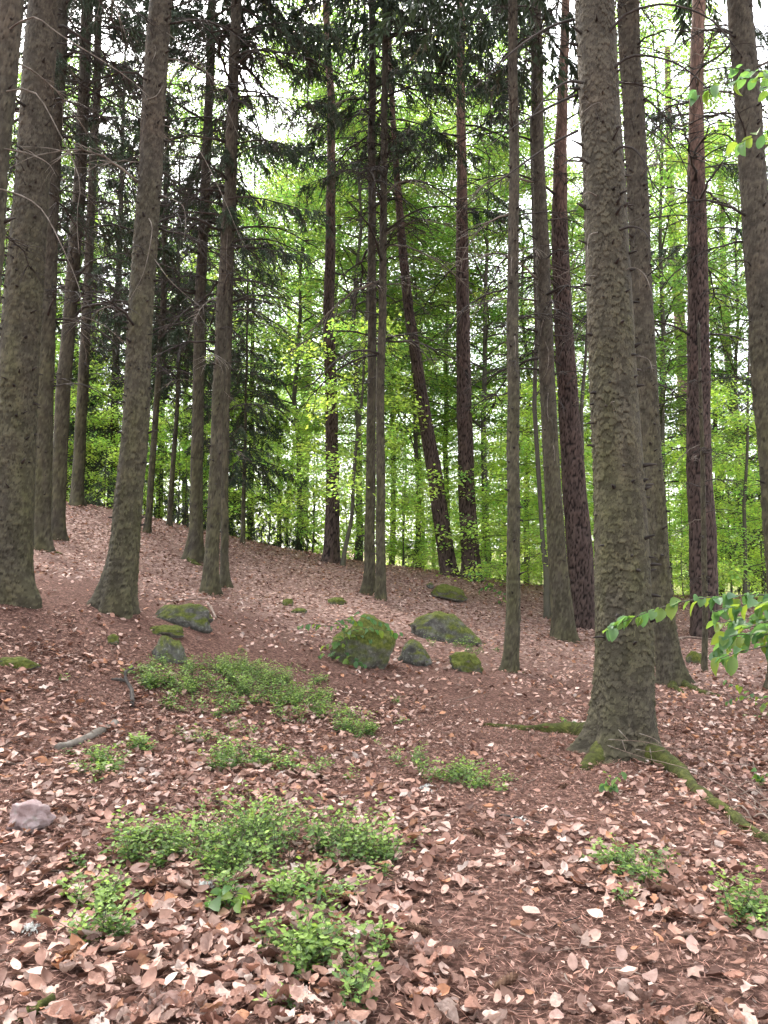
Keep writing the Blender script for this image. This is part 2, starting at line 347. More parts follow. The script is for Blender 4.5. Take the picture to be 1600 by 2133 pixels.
def make_trunk(base_uv, pts, height, kind, seed, seg=40, dz=.05, flare=(.5, .22), cell=.06, relief=.006, lobes=4, algae=.8, broken=False, butt=()):
    """pts: (u, v, width) up the stem in the photograph; the stem stands at the depth where its foot meets the ground"""
    b = foot(*base_uv); Y = b[1]
    P = [b] + [at(u, v, Y) for u, v, _ in pts]; Wd = [pts[0][2]] + [q[2] for q in pts]
    P = np.array(P); rad = np.array(Wd) * .5 * Y / F
    top = P[-1]; slope = (P[-1] - P[-2]) / max(P[-1][2] - P[-2][2], .1)
    z = P[:, 2]; zt = b[2] + height
    if not broken and zt > z[-1] + .5:
        k = 5; zz = np.linspace(z[-1], zt, k + 1)[1:]
        ext = np.array([top + slope * np.array([.6, 0, 1]) * (q - z[-1]) for q in zz]); ext[:, 1] = Y
        P = np.vstack([P, ext]); rad = np.r_[rad, np.linspace(rad[-1], .025, k + 1)[1:]]; z = P[:, 2]
    vis = min(CAM[2] + Y * .86 + .6, z[-1])
    rows = np.arange(b[2] - .2, vis, dz)
    if z[-1] > vis + .3: rows = np.r_[rows, np.arange(vis, z[-1], .45)]
    wob = .012
    cx = np.interp(rows, z, P[:, 0]); cyv = np.interp(rows, z, P[:, 1]); rr = np.interp(rows, z, rad)
    kf = max(3, int(.5 / dz)) | 1; ker = np.hanning(kf + 2)[1:-1]; ker /= ker.sum()
    def sm(a): return np.convolve(np.pad(a, kf // 2, mode='edge'), ker, 'valid')
    cx, cyv, rr = sm(cx), sm(cyv), sm(rr)
    cx = cx + wob * (vnoise(rows / .9, rows * 0 + seed, 5) - .5) * 2; cyv = cyv + wob * (vnoise(rows / .9, rows * 0 + seed + 50, 6) - .5) * 2
    h = rows - b[2]
    nf = int(seg * .74); tn = np.concatenate([.47 + .56 * np.arange(nf) / nf, 1.03 + .44 * np.arange(seg - nf) / (seg - nf)]); TN, H = np.meshgrid(tn, h); TH = TN * 2 * np.pi
    TN = np.mod(TN, 1); g = rng(seed); ph = g.uniform(0, 6.28, 3)
    lob = .5 + .5 * np.cos(lobes * TH + ph[0] + .6 * np.sin(TH + ph[1]))
    fl = flare[0] * np.exp(-np.maximum(H, 0) / flare[1]) * (.35 + .75 * lob)
    for az, amp, hb, wb in butt:
        dth = np.angle(np.exp(1j * (TH - az))); fl = fl + amp * np.exp(-(dth / wb) ** 2) * np.exp(-np.maximum(H, 0) / hb)
    low = .05 * np.exp(-np.maximum(H, 0) / (flare[1] * 5)) * (lob - .5) * 2
    oval = .025 * np.cos(2 * TH + ph[2]) + .03 * (fbm(np.cos(TH) * 1.3 + 5, H / 1.1 + np.sin(TH) * 1.3, seed, 2) - .5)
    r0 = rr[:, None] * (1 + fl + low + oval)
    circ = 2 * np.pi * rad[0]
    nc = max(6, int(circ / cell))
    asp = {'spruce': 1.35, 'pine': 2.6, 'beech': 5}[kind]
    wx = TN + .7 * cell / circ * (fbm(TN * nc * .7, H / cell * .7, seed + 3, 2) - .5) * 2; hz = H + .9 * cell * (fbm(TN * nc * .6 + 9, H / cell * .6, seed + 4, 2) - .5)
    f1, f2, rid, dzc = cells(np.mod(wx, 1), hz, nc, cell * asp, seed * 7 + 1)
    edge = f2 - f1
    if kind == 'spruce':
        g1, g2, rid2, dz2 = cells(np.mod(wx + .37, 1), hz * 1.0 + .5, int(nc * 1.9), cell * .62, seed * 7 + 5)
        patch = sstep(.38, .62, fbm(np.cos(TH) * 2 + 8, H / .35 + np.sin(TH) * 2, seed + 14, 2))
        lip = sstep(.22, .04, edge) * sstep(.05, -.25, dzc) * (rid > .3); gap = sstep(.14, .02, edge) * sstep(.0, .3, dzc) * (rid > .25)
        body = 1 - gap * .8
        disp = relief * (-(dzc * 1.0) * (.35 + rid) + (rid - .5) * .9 + lip * .55 - gap * .9 - patch * dz2 * .6 + patch * (rid2 - .5) * .5)
        disp = disp * (.45 + 1.0 * sstep(.3, .65, fbm(np.cos(TH) * 2.2 + 2, H / .5 + np.sin(TH) * 2.2, seed + 21, 2)))
        colr = 1 - .75 * gap; tone = np.clip(.32 + (rid - .5) * .6 + lip * .6 + patch * (rid2 - .5) * .55 + .8 * (fbm(TN * nc * .4, H / cell * .35, seed + 8, 3) - .5), 0, 1)  # gap also darkens the colour as painted shade below each flake lip
        ov = algae * np.clip(sstep(7.5, 1.5, H) * .85 + .12, 0, 1) * np.clip(.5 + 1.2 * (fbm(np.cos(TH) * 1.5 + 3, H / .9 + np.sin(TH) * 1.5, seed + 9, 3) - .35), 0, 1)
    elif kind == 'pine':
        up = sstep(9.0, 13.0, H + 2 * (fbm(TN * 6, H / .8, seed + 12, 2) - .5))
        body = sstep(.03, .22, edge)
        disp = relief * 3.2 * (body + (rid - .5) * .5) * (1 - .8 * up)
        colr = body * (1 - .6 * up) + .6 * up; tone = np.clip(.15 + rid * .75 + .3 * (fbm(TN * nc * 2, H / cell, seed + 8, 2) - .5), 0, 1); ov = up * .95
    else:
        body = sstep(0, .3, edge); disp = relief * .5 * body; colr = .6 + .4 * body; tone = rid
        ov = .5 * sstep(4, 0, H)
    rr2 = r0 + disp
    V = np.stack([cx[:, None] + rr2 * np.cos(TH), cyv[:, None] + rr2 * np.sin(TH), np.repeat(rows[:, None], seg, 1)], -1).reshape(-1, 3) - b
    n = len(rows); i, j = np.meshgrid(np.arange(n - 1), np.arange(seg), indexing='ij')
    q = np.stack([i * seg + j, i * seg + (j + 1) % seg, (i + 1) * seg + (j + 1) % seg, (i + 1) * seg + j], -1).reshape(-1, 4)
    tipc = len(V); V = np.r_[V, [[cx[-1] - b[0], cyv[-1] - b[1], rows[-1] + (.25 if broken else .1) - b[2]]]]
    t = np.array([((n - 1) * seg + k, (n - 1) * seg + (k + 1) % seg, tipc) for k in range(seg)])
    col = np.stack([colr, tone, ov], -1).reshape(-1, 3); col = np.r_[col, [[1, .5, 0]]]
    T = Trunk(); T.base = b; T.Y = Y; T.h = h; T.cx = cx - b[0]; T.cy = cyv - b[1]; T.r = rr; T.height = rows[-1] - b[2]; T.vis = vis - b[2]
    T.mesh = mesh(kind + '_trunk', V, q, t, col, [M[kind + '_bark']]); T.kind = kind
    return T
def axis_at(T, hh): return np.array([np.interp(hh, T.h, T.cx), np.interp(hh, T.h, T.cy), hh]), float(np.interp(hh, T.h, T.r))

# ------------------------------------------------------------------ dead branches (shared shapes) and boughs
def dead_branch_mesh(seed, twigs=5, r0=.0135):
    g = rng(seed); mb = MB(); s = np.linspace(0, 1, 12)
    lift = g.uniform(.05, .35); droop = g.uniform(.35, .85)
    p = np.stack([s, .12 * np.cumsum(g.normal(0, .35, 12)) / 3, lift * s - droop * s ** 2.2 + .02 * np.cumsum(g.normal(0, .5, 12))], -1); p[0] = 0
    tn = g.uniform(.2, .9)
    V, q, t = tube(p, r0 * (1 - s * .82), 5); mb.add(V, q, t, (tn, tn, tn))
    for k in range(twigs):
        f = g.uniform(.25, .95); i = int(f * 11); a = p[i]; L = g.uniform(.15, .5) * (1.1 - f * .5)
        dr = unit(np.array([g.uniform(.3, 1), g.choice([-1, 1]) * g.uniform(.3, 1), g.uniform(-.7, .15)]))
        ss = np.linspace(0, 1, 5); tp = a + dr * (ss * L)[:, None] + np.stack([0 * ss, 0 * ss, -.25 * L * ss ** 2], -1) + g.normal(0, .006, (5, 3)) * ss[:, None]
        V, q, t = tube(tp, r0 * .45 * (1 - ss * .7), 3, False); mb.add(V, q, None, (tn, tn, tn))
    return mb.mesh('dead_branch', [M['dead_wood'] if seed % 8 == 0 else M['twig_wood']])
DEAD = [dead_branch_mesh(100 + k, 9 + (k * 5) % 14) for k in range(16)]
def needles_on(p, g, nper, L, W, hang):
    """needle tufts along a twig polyline"""
    k = len(p); idx = g.uniform(0, k - 1.01, nper); i = idx.astype(int); f = (idx - i)[:, None]
    pos = p[i] * (1 - f) + p[i + 1] * f; d = unit(p[i + 1] - p[i])
    rnd = unit(g.normal(0, 1, (nper, 3))); ax = unit(d * .75 + rnd * .8 + np.array([0, 0, -hang]))
    return blades(pos, ax, unit(g.normal(0, 1, (nper, 3))), g.uniform(.6, 1.2, nper) * L, np.full(nper, W), .05)
def bough(seed, ntw=30, nper=34, L=.075, W=.0095, wood=True, hang=1.0):
    """a spruce bough one metre long with hanging side twigs"""
    g = rng(seed); mb = MB(); s = np.linspace(0, 1, 9)
    p = np.stack([s, .05 * np.sin(s * 4 + seed), .12 * s - .75 * s ** 2 + .35 * s ** 3.2], -1)
    if wood:
        V, q, t = tube(p, .012 * (1 - s * .85), 4, False); mb.add(V, q, None, (.3, .3, .3), 1)
    for k in range(ntw):
        f = g.uniform(.18, 1.0); a = np.array([np.interp(f, s, p[:, c]) for c in range(3)])
        side = g.choice([-1, 1]); ln = g.uniform(.14, .46) * (1.15 - .5 * f) * hang
        ss = np.linspace(0, 1, 5)
        tp = a + np.stack([ss * ln * g.uniform(.2, .7), side * ss * ln * g.uniform(.1, .55), -ln * g.uniform(.6, 1.2) * ss ** 1.3], -1)
        if wood:
            V, q, t = tube(tp, .0035 * (1 - ss * .7), 3, False); mb.add(V, q, None, (.3, .3, .3), 1)
        V, t = needles_on(tp, g, nper, L, W, .5)
        tone = g.uniform(.6, 1.3); c = np.array([.036, .058, .030]) * tone
        if g.random() < .12: c = np.array([.07, .065, .045])
        mb.add(V, None, t, c)
    return mb
BOUGH = [bough(300 + k).mesh('spruce_bough', [M['spruce_needle'], M['twig_wood']], False) for k in range(5)]
_lowb = [bough(330 + k, 11, 13, .15, .036, False).arrays() for k in range(4)]
_midb = [bough(340 + k, 15, 17, .10, .018).arrays() for k in range(4)]
_hib = [bough(350 + k, 14, 17, .11, .022, False).arrays() for k in range(4)]
def spruce_crown(seed, H, h0, spread, step=.55, per=5, src=None, profile=.8):
    src = src or _lowb; g = rng(seed); mb = MB(); z = h0
    while z < H - .2:
        f = (H - z) / (H - h0); n = per if f > .2 else 4
        for k in range(n):
            L = max(.25, spread * f ** profile * g.uniform(.6, 1.15)); a = g.uniform(0, 6.283); s = src[g.integers(len(src))]
            c, sn = math.cos(a), math.sin(a); V = s[0] * L * np.array([1, 1, .9])
            V = np.stack([V[:, 0] * c - V[:, 1] * sn, V[:, 0] * sn + V[:, 1] * c, V[:, 2] + z + g.uniform(-.2, .2)], -1)
            mb.V.append(V); mb.C.append(s[3] * g.uniform(.75, 1.25))
            nq = 0 if s[1] is None else len(s[1])
            if nq: mb.q.append(s[1] + mb.n); mb.qm.append(s[4][:nq])
            mb.t.append(s[2] + mb.n); mb.tm.append(s[4][nq:]); mb.n += len(V)
        z += step * g.uniform(.8, 1.2)
    return mb.mesh('spruce_crown', [M['spruce_needle'], M['twig_wood']], False)
HIGH = [spruce_crown(400 + k, 11.5, 0, 2.5, .8, 5, _hib) for k in range(2)]; HIGH.append(HIGH[0])
OLD = spruce_crown(405, 24, 3.5, 2.7, .66, 4, _midb, .55)        # high crowns of the tall spruces
YOUNG = [spruce_crown(410 + k, 9.0, 1.6, 1.7, .34, 5, _midb, .75) for k in range(2)]   # slim spruces in the understorey
SMALL = [spruce_crown(420 + k, 2.0, .12, .75, .16, 5, _midb, .8) for k in range(2)]
PTOP = spruce_crown(430, 5.5, 0, 2.2, .7, 4, _lowb, .4)

def stubs(T, seed, hmin, hmax, n):
    g = rng(seed); mb = MB()
    for k in range(n):
        hh = g.uniform(hmin, hmax); c, r = axis_at(T, hh); a = g.uniform(-math.pi, .3) if g.random() < .8 else g.uniform(0, 6.283)
        d = np.array([math.cos(a), math.sin(a), g.uniform(-.15, .5)]); L = g.uniform(.02, .08) + .06 * (g.random() < .15)
        p = np.array([c + d * r * .8, c + d * (r + L * .5), c + d * (r + L) + [0, 0, -.005]])
        V, q, t = tube(p, np.array([.022, .012, .006]) * g.uniform(.6, 1.3), 5); mb.add(V, q, t)
    return mb.mesh('branch_stubs', [M['twig_wood']])
def add_dead(root, T, seed, n, hmin, hmax, L=(.5, 1.6), bias=None):
    g = rng(seed)
    for k in range(n):
        hh = g.uniform(hmin, hmax); c, r = axis_at(T, hh); a = g.uniform(0, 6.283)
        if bias is not None and g.random() < .65: a = bias + g.normal(0, .7)
        d = np.array([math.cos(a), math.sin(a), 0])
        o = obj('dead_branch', DEAD[g.integers(len(DEAD))], root, c + d * r * .85, (g.uniform(-.25, .25), g.uniform(-.35, .3), a), g.uniform(*L))
def px_branch(root, T, pts, r0=.011, pale=False, toward=.0, n=14):
    """dead branch traced in the photograph, kept at its tree's depth and swinging towards the viewer"""
    g = rng(int(abs(pts[0][0] * 7 + pts[0][1])) + 1)
    k = len(pts); off = np.linspace(0, 1, k)
    P = []
    for i, (u, v) in enumerate(pts):
        p = at(u, v, T.Y); hh = p[2] - T.base[2]; c, r = axis_at(T, max(hh, 0))
        start = -math.sqrt(max(r * r - min(abs(p[0] - T.base[0] - c[0]), r) ** 2, 0)) * .9
        y = T.Y + (start if i == 0 else P0 - toward * off[i])
        if i == 0: P0 = start
        P.append(at(u, v, y) - T.base)
    Q = spline(P, n); s = np.linspace(0, 1, n); mb = MB()
    V, q, t = tube(Q, r0 * (1 - .72 * s), 6); mb.add(V, q, t)
    for _ in range(max(2, int(len(pts) * .8))):
        i = g.integers(n // 3, n - 1); dr = unit(g.normal(0, 1, 3) + [0, 0, -.5]); L = g.uniform(.06, .25); ss = np.linspace(0, 1, 4)
        V, q, t = tube(Q[i] + dr * (ss * L)[:, None] + np.stack([ss * 0, ss * 0, -.1 * ss ** 2], -1), r0 * .3 * (1 - .7 * ss), 3, False); mb.add(V, q)
    return obj('dead_branch', mb.mesh('dead_branch', [M['dead_wood'] if pale else M['twig_wood']]), root)
def add_bough(root, T, u, v, tip_u, L, k=0, z=0):
    """a living bough whose foot is on the stem at picture height v"""
    p = at(u, v, T.Y); hh = p[2] - T.base[2]; c, r = axis_at(T, hh); s = 1 if tip_u > u else -1
    a = (0 if s > 0 else math.pi) + z
    return obj('bough', BOUGH[k % len(BOUGH)], root, c, (0, -.05, a), L)

SP = 'tall straight spruces on the slope'
PI_ = 'scots pines with plated bark'
TREES = {}
def tree(key, kind, label, base_uv, pts, height, seed, group=None, crown=None, crown_h=None, nstub=0, ndead=0, dead=(1.5, 9), dL=(.5, 1.6), bias=None, **kw):
    T = make_trunk(base_uv, pts, height, kind, seed, **kw)
    name = {'spruce': 'spruce_tree', 'pine': 'pine_tree', 'beech': 'beech_tree'}[kind]
    root = thing(name, T.base, label, 'tree', group); T.root = root
    obj('trunk', T.mesh, root)
    top = min(T.vis + .5, T.height - .5)
    if nstub: tag(obj('branch_stubs', stubs(T, seed + 1, .9, top, int(nstub * 1.6)), root), kind='stuff')
    if ndead: add_dead(root, T, seed + 2, ndead, dead[0], min(dead[1], T.height - 1), dL, bias)
    if crown is not None:
        c, r = axis_at(T, crown_h); obj('crown', crown, root, c, (0, 0, seed * 1.3), kw.get('cs', 1))
    TREES[key] = T
    return T
S = 'spruce'
tree('T21', S, 'massive scaly spruce with spreading mossy roots', (1300,1572), [(1300,1480,122),(1300,1350,118),(1296,1200,113),(1290,1000,105),(1279,825,100),(1271,650,97),(1263,500,93),(1249,250,87),(1240,0,84)],
     24, 21, SP, HIGH[0], 12.5, 70, 6, (5.0, 9), (.6, 1.2), seg=180, dz=.0102, flare=(.22, .22), cell=.043, relief=.0056, lobes=5, butt=[(R(168), .75, .20, .30), (R(-125), .40, .13, .32), (R(-38), .55, .15, .35), (R(20), .3, .2, .4), (R(-80), .12, .12, .3)])
tree('T22', S, 'thick spruce standing close behind the massive one, foot flaring into a dark root', (1397,1425), [(1392,1380,46),(1375,1200,43),(1361,1000,42),(1349,825,41),(1340,650,41),(1320,250,44),(1308,0,45)],
     23, 22, SP, HIGH[1], 12.5, 60, 10, (4, 10), seg=60, dz=.03, flare=(.3, .22), cell=.06, relief=.008, butt=[(R(-15), 1.0, .25, .35), (R(-70), .5, .16, .3)])
tree('T18', S, 'slender straight spruce standing alone between boulders and the massive trunk', (1063,1398), [(1066,1325,31),(1070,1200,28),(1070,1000,26),(1069,650,25),(1070,350,21),(1068,0,20)],
     19, 18, SP, HIGH[2], 11, 40, 8, (5, 11), (.5, 1.3), seg=40, dz=.045, flare=(.3, .16), cell=.045, relief=.005, butt=[(R(190), .8, .14, .4)])
tree('T19', S, 'spruce with pale hanging twigs in front of a dark fissured pine', (1174,1333), [(1172,1275,44),(1160,1150,38),(1150,1000,34),(1141,825,33),(1135,650,32),(1122,350,27),(1115,0,25)],
     22, 19, SP, HIGH[0], 14, 50, 18, (4, 14), seg=40, dz=.055, flare=(.5, .25), cell=.06)
tree('T6', S, 'thick spruce with a broad flared foot beside the flat mossy boulder', (243,1272), [(252,1200,66),(260,1150,60),(273,1000,57),(285,825,54),(294,650,53),(310,400,51),(328,100,50),(333,0,49)],
     22, 6, SP, HIGH[1], 11.5, 60, 18, (3, 10), seg=96, dz=.022, flare=(.35, .22), cell=.05, relief=.007, lobes=5, butt=[(R(195), .95, .26, .45), (R(-60), .35, .2, .4)])
tree('T2', S, 'stout greenish spruce with heavy scaled bark at the edge of the stand', (28,1247), [(22,1180,84),(30,1000,77),(47,650,76),(66,400,68),(85,100,64),(92,0,60)],
     22, 2, SP, HIGH[2], 11.5, 60, 14, (3, 10), seg=100, dz=.022, flare=(.25, .2), cell=.05, relief=.007, butt=[(R(-20), .45, .25, .4)])
tree('T1', S, 'spruce trunk leaning over the stout greenish one, its foot out of view', (-115,1340), [(-95,1150,74),(-40,700,66),(-15,350,60),(3,200,58),(20,0,57)],
     21, 1, SP, HIGH[0], 11, 40, 6, (4, 9), seg=52, dz=.035, cell=.06, relief=.008)
tree('T3', S, 'straight grey spruce tucked behind the stout greenish one', (85,1145), [(86,1110,40),(92,825,36),(98,650,34),(106,400,33),(124,100,32),(128,0,31)], 23, 3, SP, HIGH[1], 13.5, 50, 20, (3, 12), bias=0, seg=36, dz=.06, flare=(.6, .2))
tree('T4', S, 'spruce on the slope between two grey spruces, slightly leaning', (118,1123), [(119,1085,31),(130,825,29),(146,650,27),(166,400,25),(175,200,24),(182,0,23)], 23, 4, SP, HIGH[2], 15, 45, 24, (3, 15), bias=0, seg=30, dz=.075, flare=(.6, .2))
tree('T5', S, 'pale straight spruce at the top of the slope by dark thicket', (162,1053), [(161,1030,26),(172,825,23),(181,650,20),(191,400,17),(202,200,16),(205,0,15)], 24, 5, SP, HIGH[0], 16, 45, 26, (4, 17), bias=0, seg=28, dz=.08, flare=(.5, .2))
tree('T9', S, 'brownish spruce with a flared foot in the middle of the slope', (404,1168), [(405,1140,30),(408,1100,27),(412,825,24),(416,650,23),(428,400,21),(443,0,18)], 23, 9, SP, HIGH[1], 16, 45, 26, (3, 16), seg=30, dz=.07, flare=(.8, .3))
tree('T10', S, 'olive spruce growing against a thinner twin on the slope', (438,1238), [(440,1190,29),(445,1100,27),(455,825,25),(462,650,24),(478,400,23),(492,0,22)], 23, 10, SP, HIGH[2], 14, 45, 22, (4, 14), bias=0, seg=36, dz=.055, flare=(.7, .25))
tree('T11', S, 'thin twin spruce growing behind the olive one', (470,1222), [(468,1150,17),(467,1000,16),(478,650,13),(487,400,11),(492,200,8)], 17, 11, SP, HIGH[0], 13, 30, 22, (3, 13), bias=0, seg=28, dz=.07, flare=(1.1, .2))
tree('T14', S, 'spruce of a close pair at the brow of the slope, the stouter stem', (766,1238), [(769,1190,22),(771,1100,21),(774,825,19),(776,650,18),(775,300,17),(775,0,15)], 22, 14, SP, HIGH[1], 15, 45, 18, (6, 15), seg=32, dz=.06, flare=(.9, .22))
tree('T15', S, 'spruce of a close pair at the brow of the slope, the slimmer stem', (794,1250), [(793,1220,22),(793,1150,20),(792,825,18),(797,650,17),(800,300,15),(802,0,13)], 20, 15, SP, HIGH[2], 14, 40, 24, (5, 14), seg=32, dz=.06, flare=(.35, .2))
tree('T26', S, 'leaning spruce at the edge of the stand with leafy beech twigs before it', (1640,1440), [(1632,1250,58),(1618,1000,57),(1600,825,56),(1588,650,55),(1577,500,54),(1560,250,53),(1540,0,50)], 22, 26, SP, HIGH[0], 12, 50, 12, (4, 10), bias=math.pi, seg=52, dz=.035, cell=.06, relief=.008)
tree('T12', 'pine', 'slim red-barked pine with a bare reddish stem', (688,1172), [(690,1150,29),(693,1000,25),(690,825,23),(685,650,21),(690,400,18),(690,200,16),(682,100,15),(678,0,14)], 23, 112, PI_, PTOP, 18.5, 0, 8, (12, 19), (.6, 1.5), seg=44, dz=.065, flare=(.45, .25), cell=.06, relief=.006)
tree('T16', 'pine', 'dark pine leaning away from its upright neighbour', (937,1200), [(932,1175,32),(907,1000,29),(886,875,25),(868,750,21),(851,650,18),(838,500,15),(822,300,12),(812,100,9)], 19, 116, PI_, None, None, 0, 12, (5, 13), (.6, 1.6), seg=52, dz=.065, flare=(.25, .2), cell=.07, relief=.007)
tree('T17', 'pine', 'upright dark pine with deep plates and a swollen foot', (978,1207), [(981,1175,36),(971,1000,32),(967,825,29),(964,650,26),(963,550,25),(960,150,18),(960,0,16)], 22, 117, PI_, PTOP, 17, 0, 10, (6, 17), (.6, 1.8), seg=52, dz=.065, flare=(.45, .2), cell=.07, relief=.007)
tree('T20', 'pine', 'broad fissured pine crowded behind the spruce with hanging twigs', (1216,1306), [(1216,1275,49),(1208,1150,49),(1195,1000,44),(1183,825,38),(1173,650,34),(1166,500,32),(1167,350,27),(1171,200,22),(1177,50,18)], 22, 120, PI_, PTOP, 17, 0, 14, (5, 16), (.5, 1.4), seg=56, dz=.06, flare=(.3, .25), cell=.075, relief=.008)
tree('T23', 'pine', 'thick dark pine behind a thin greenish pole stem', (1470,1322), [(1468,1275,52),(1463,1100,49),(1457,1000,46),(1456,825,42),(1455,650,38),(1453,500,36),(1450,350,33),(1450,200,28),(1455,0,26)], 22, 123, PI_, PTOP, 17, 0, 14, (4, 15), (.5, 1.5), seg=56, dz=.06, flare=(.3, .2), cell=.075, relief=.008)
tree('T25', 'pine', 'ragged dull pine stem half hidden behind the thick dark pine', (1440,1238), [(1437,1150,17),(1427,950,18),(1420,750,22),(1415,650,23),(1402,500,18),(1395,350,15),(1390,100,12)], 22, 125, PI_, PTOP, 17.5, 0, 12, (5, 13), (.5, 1.5), seg=28, dz=.09, cell=.07)
tree('T27', 'pine', 'dark pine with forked boughs beyond the leaning edge spruce', (1568,1240), [(1563,1100,30),(1552,1000,25),(1540,900,22),(1527,850,20),(1513,700,15),(1505,500,12),(1500,250,10)], 20, 127, PI_, PTOP, 15, 0, 14, (3, 11), (.6, 1.8), seg=28, dz=.08, cell=.07)
tree('T24', S, 'thin greenish pole stem in front of the thick dark pine', (1468,1400), [(1468,1275,12),(1464,1000,10),(1460,825,8),(1458,740,5)], 6.0, 24, None, None, None, 12, 14, (1.5, 5.4), (.4, .9), seg=24, dz=.05, flare=(.2, .1), cell=.03, relief=.003)
tree('T7', S, 'dark young spruce stem on the brow of the slope', (307,1108), [(309,1080,13),(327,825,12),(340,650,11),(345,400,8)], 13, 7, None, YOUNG[0], 4.2, 20, 14, (2, 7), (.5, 1.3), seg=28, dz=.07)
tree('T8', S, 'dark young spruce with green boughs beside the brownish spruce', (352,1096), [(352,1085,12),(362,950,10),(371,825,8),(371,700,7)], 11.5, 8, None, YOUNG[1], 2.6, 16, 12, (2, 6), (.5, 1.2), seg=28, dz=.07)
tree('TG', S, 'dim spruce trunk in the thicket at the top of the slope', (187,1047), [(187,1000,22),(189,800,20),(195,500,17),(200,200,14)], 24, 33, SP, HIGH[1], 13, 30, 18, (4, 16), seg=24, dz=.1)
tree('TH', S, 'dark narrow spruce in the shadowed thicket behind the brownish spruce', (427,1100), [(427,1000,10),(426,800,9),(424,500,8),(420,200,6)], 18, 34, None, YOUNG[0], 6, 16, 14, (3, 14), seg=24, dz=.1)
tree('TI', S, 'spindly spruce with drooping dark twigs beyond the olive pair', (505,1133), [(507,1080,9),(510,950,7),(512,850,5)], 8.5, 35, None, YOUNG[1], .6, 10, 8, (1, 6), (.4, 1.1), seg=20, dz=.1)
tree('TJ', 'pine', 'distant pale pine trunk among the bright beech leaves', (632,1112), [(633,1000,20),(640,800,18),(645,500,14)], 22, 36, None, PTOP, 17, 0, 8, (8, 18), seg=28, dz=.1, cell=.08)

# traced dead branches on the main stems
def trace(key, lst, **kw):
    T = TREES[key]
    for k, pts in enumerate(lst): px_branch(T.root, T, pts, **kw)
trace('T21', [[(1262,74),(1283,50),(1300,32),(1345,14),(1400,10),(1480,40),(1545,115)], [(1272,150),(1300,124),(1335,115),(1400,128),(1450,160),(1485,200)],
  [(1196,40),(1160,50),(1120,70),(1065,110),(970,200)], [(1215,172),(1180,171),(1140,200),(1095,258)], [(1202,197),(1150,220),(1070,265),(1010,310)],
  [(1204,272),(1150,300),(1070,355),(970,430)], [(1272,328),(1290,307),(1320,310),(1347,345),(1362,400)], [(1226,340),(1200,327),(1170,345)],
  [(1285,480),(1315,472),(1340,480),(1355,502)]], r0=.014, toward=.25)
trace('T21', [[(1255,246),(1252,216),(1235,218),(1210,237)], [(1243,408),(1225,400),(1209,411)], [(1245,484),(1227,492),(1224,530),(1227,557)], [(1298,566),(1320,557),(1345,575),(1360,618)],
  [(1240,575),(1225,577),(1213,598)], [(1313,748),(1330,742),(1352,750),(1360,775)], [(1275,845),(1274,838),(1281,836)]], r0=.007, pale=True, toward=.12)
trace('T22', [[(1294,195),(1325,215),(1375,270),(1425,340),(1437,400),(1434,480)], [(1300,257),(1340,265),(1400,310),(1425,360)], [(1302,352),(1350,370),(1395,430),(1430,480)],
  [(1310,508),(1350,530),(1400,600)], [(1290,97),(1330,97),(1380,110),(1430,150)], [(1300,168),(1340,168),(1366,175)], [(1300,412),(1350,415)]], r0=.012, toward=.2)
trace('T1', [[(14,190),(50,185),(80,200),(115,260),(165,370),(160,450),(165,530)], [(-5,392),(50,410),(90,440),(130,515),(165,600),(170,650)], [(10,310),(60,320),(100,340),(118,368)], [(20,60),(70,35),(130,75),(250,150),(310,200)]], r0=.009, pale=True, toward=.1)
trace('T6', [[(338,180),(325,200),(295,215),(272,262)], [(310,455),(317,480),(300,565),(270,625)], [(332,405),(370,420),(385,440),(385,500)], [(313,52),(318,85),(325,105),(316,130)], [(322,600),(300,580),(275,592)], [(347,68),(400,110),(450,180),(500,290)], [(340,260),(400,290),(460,400),(510,520)], [(322,540),(360,590),(420,640)]], r0=.008, pale=True, toward=.15)
trace('T10', [[(474,485),(472,530),(472,590)], [(480,250),(470,280),(476,310)]], r0=.008, pale=True, toward=.1)
trace('T19', [[(1134,663),(1128,680),(1126,700)], [(1136,712),(1143,735),(1140,770),(1130,790)], [(1142,818),(1140,850),(1143,878)], [(1150,917),(1155,940),(1155,960)]], r0=.012, pale=True, toward=.1)
trace('T18', [[(1072,700),(1074,720),(1073,745)], [(1067,535),(1065,550),(1066,575)]], r0=.010, pale=True, toward=.06)
trace('T14', [[(776,300),(700,400),(640,470)], [(775,420),(720,520),(690,600)], [(774,150),(700,230),(620,330)]], r0=.012)

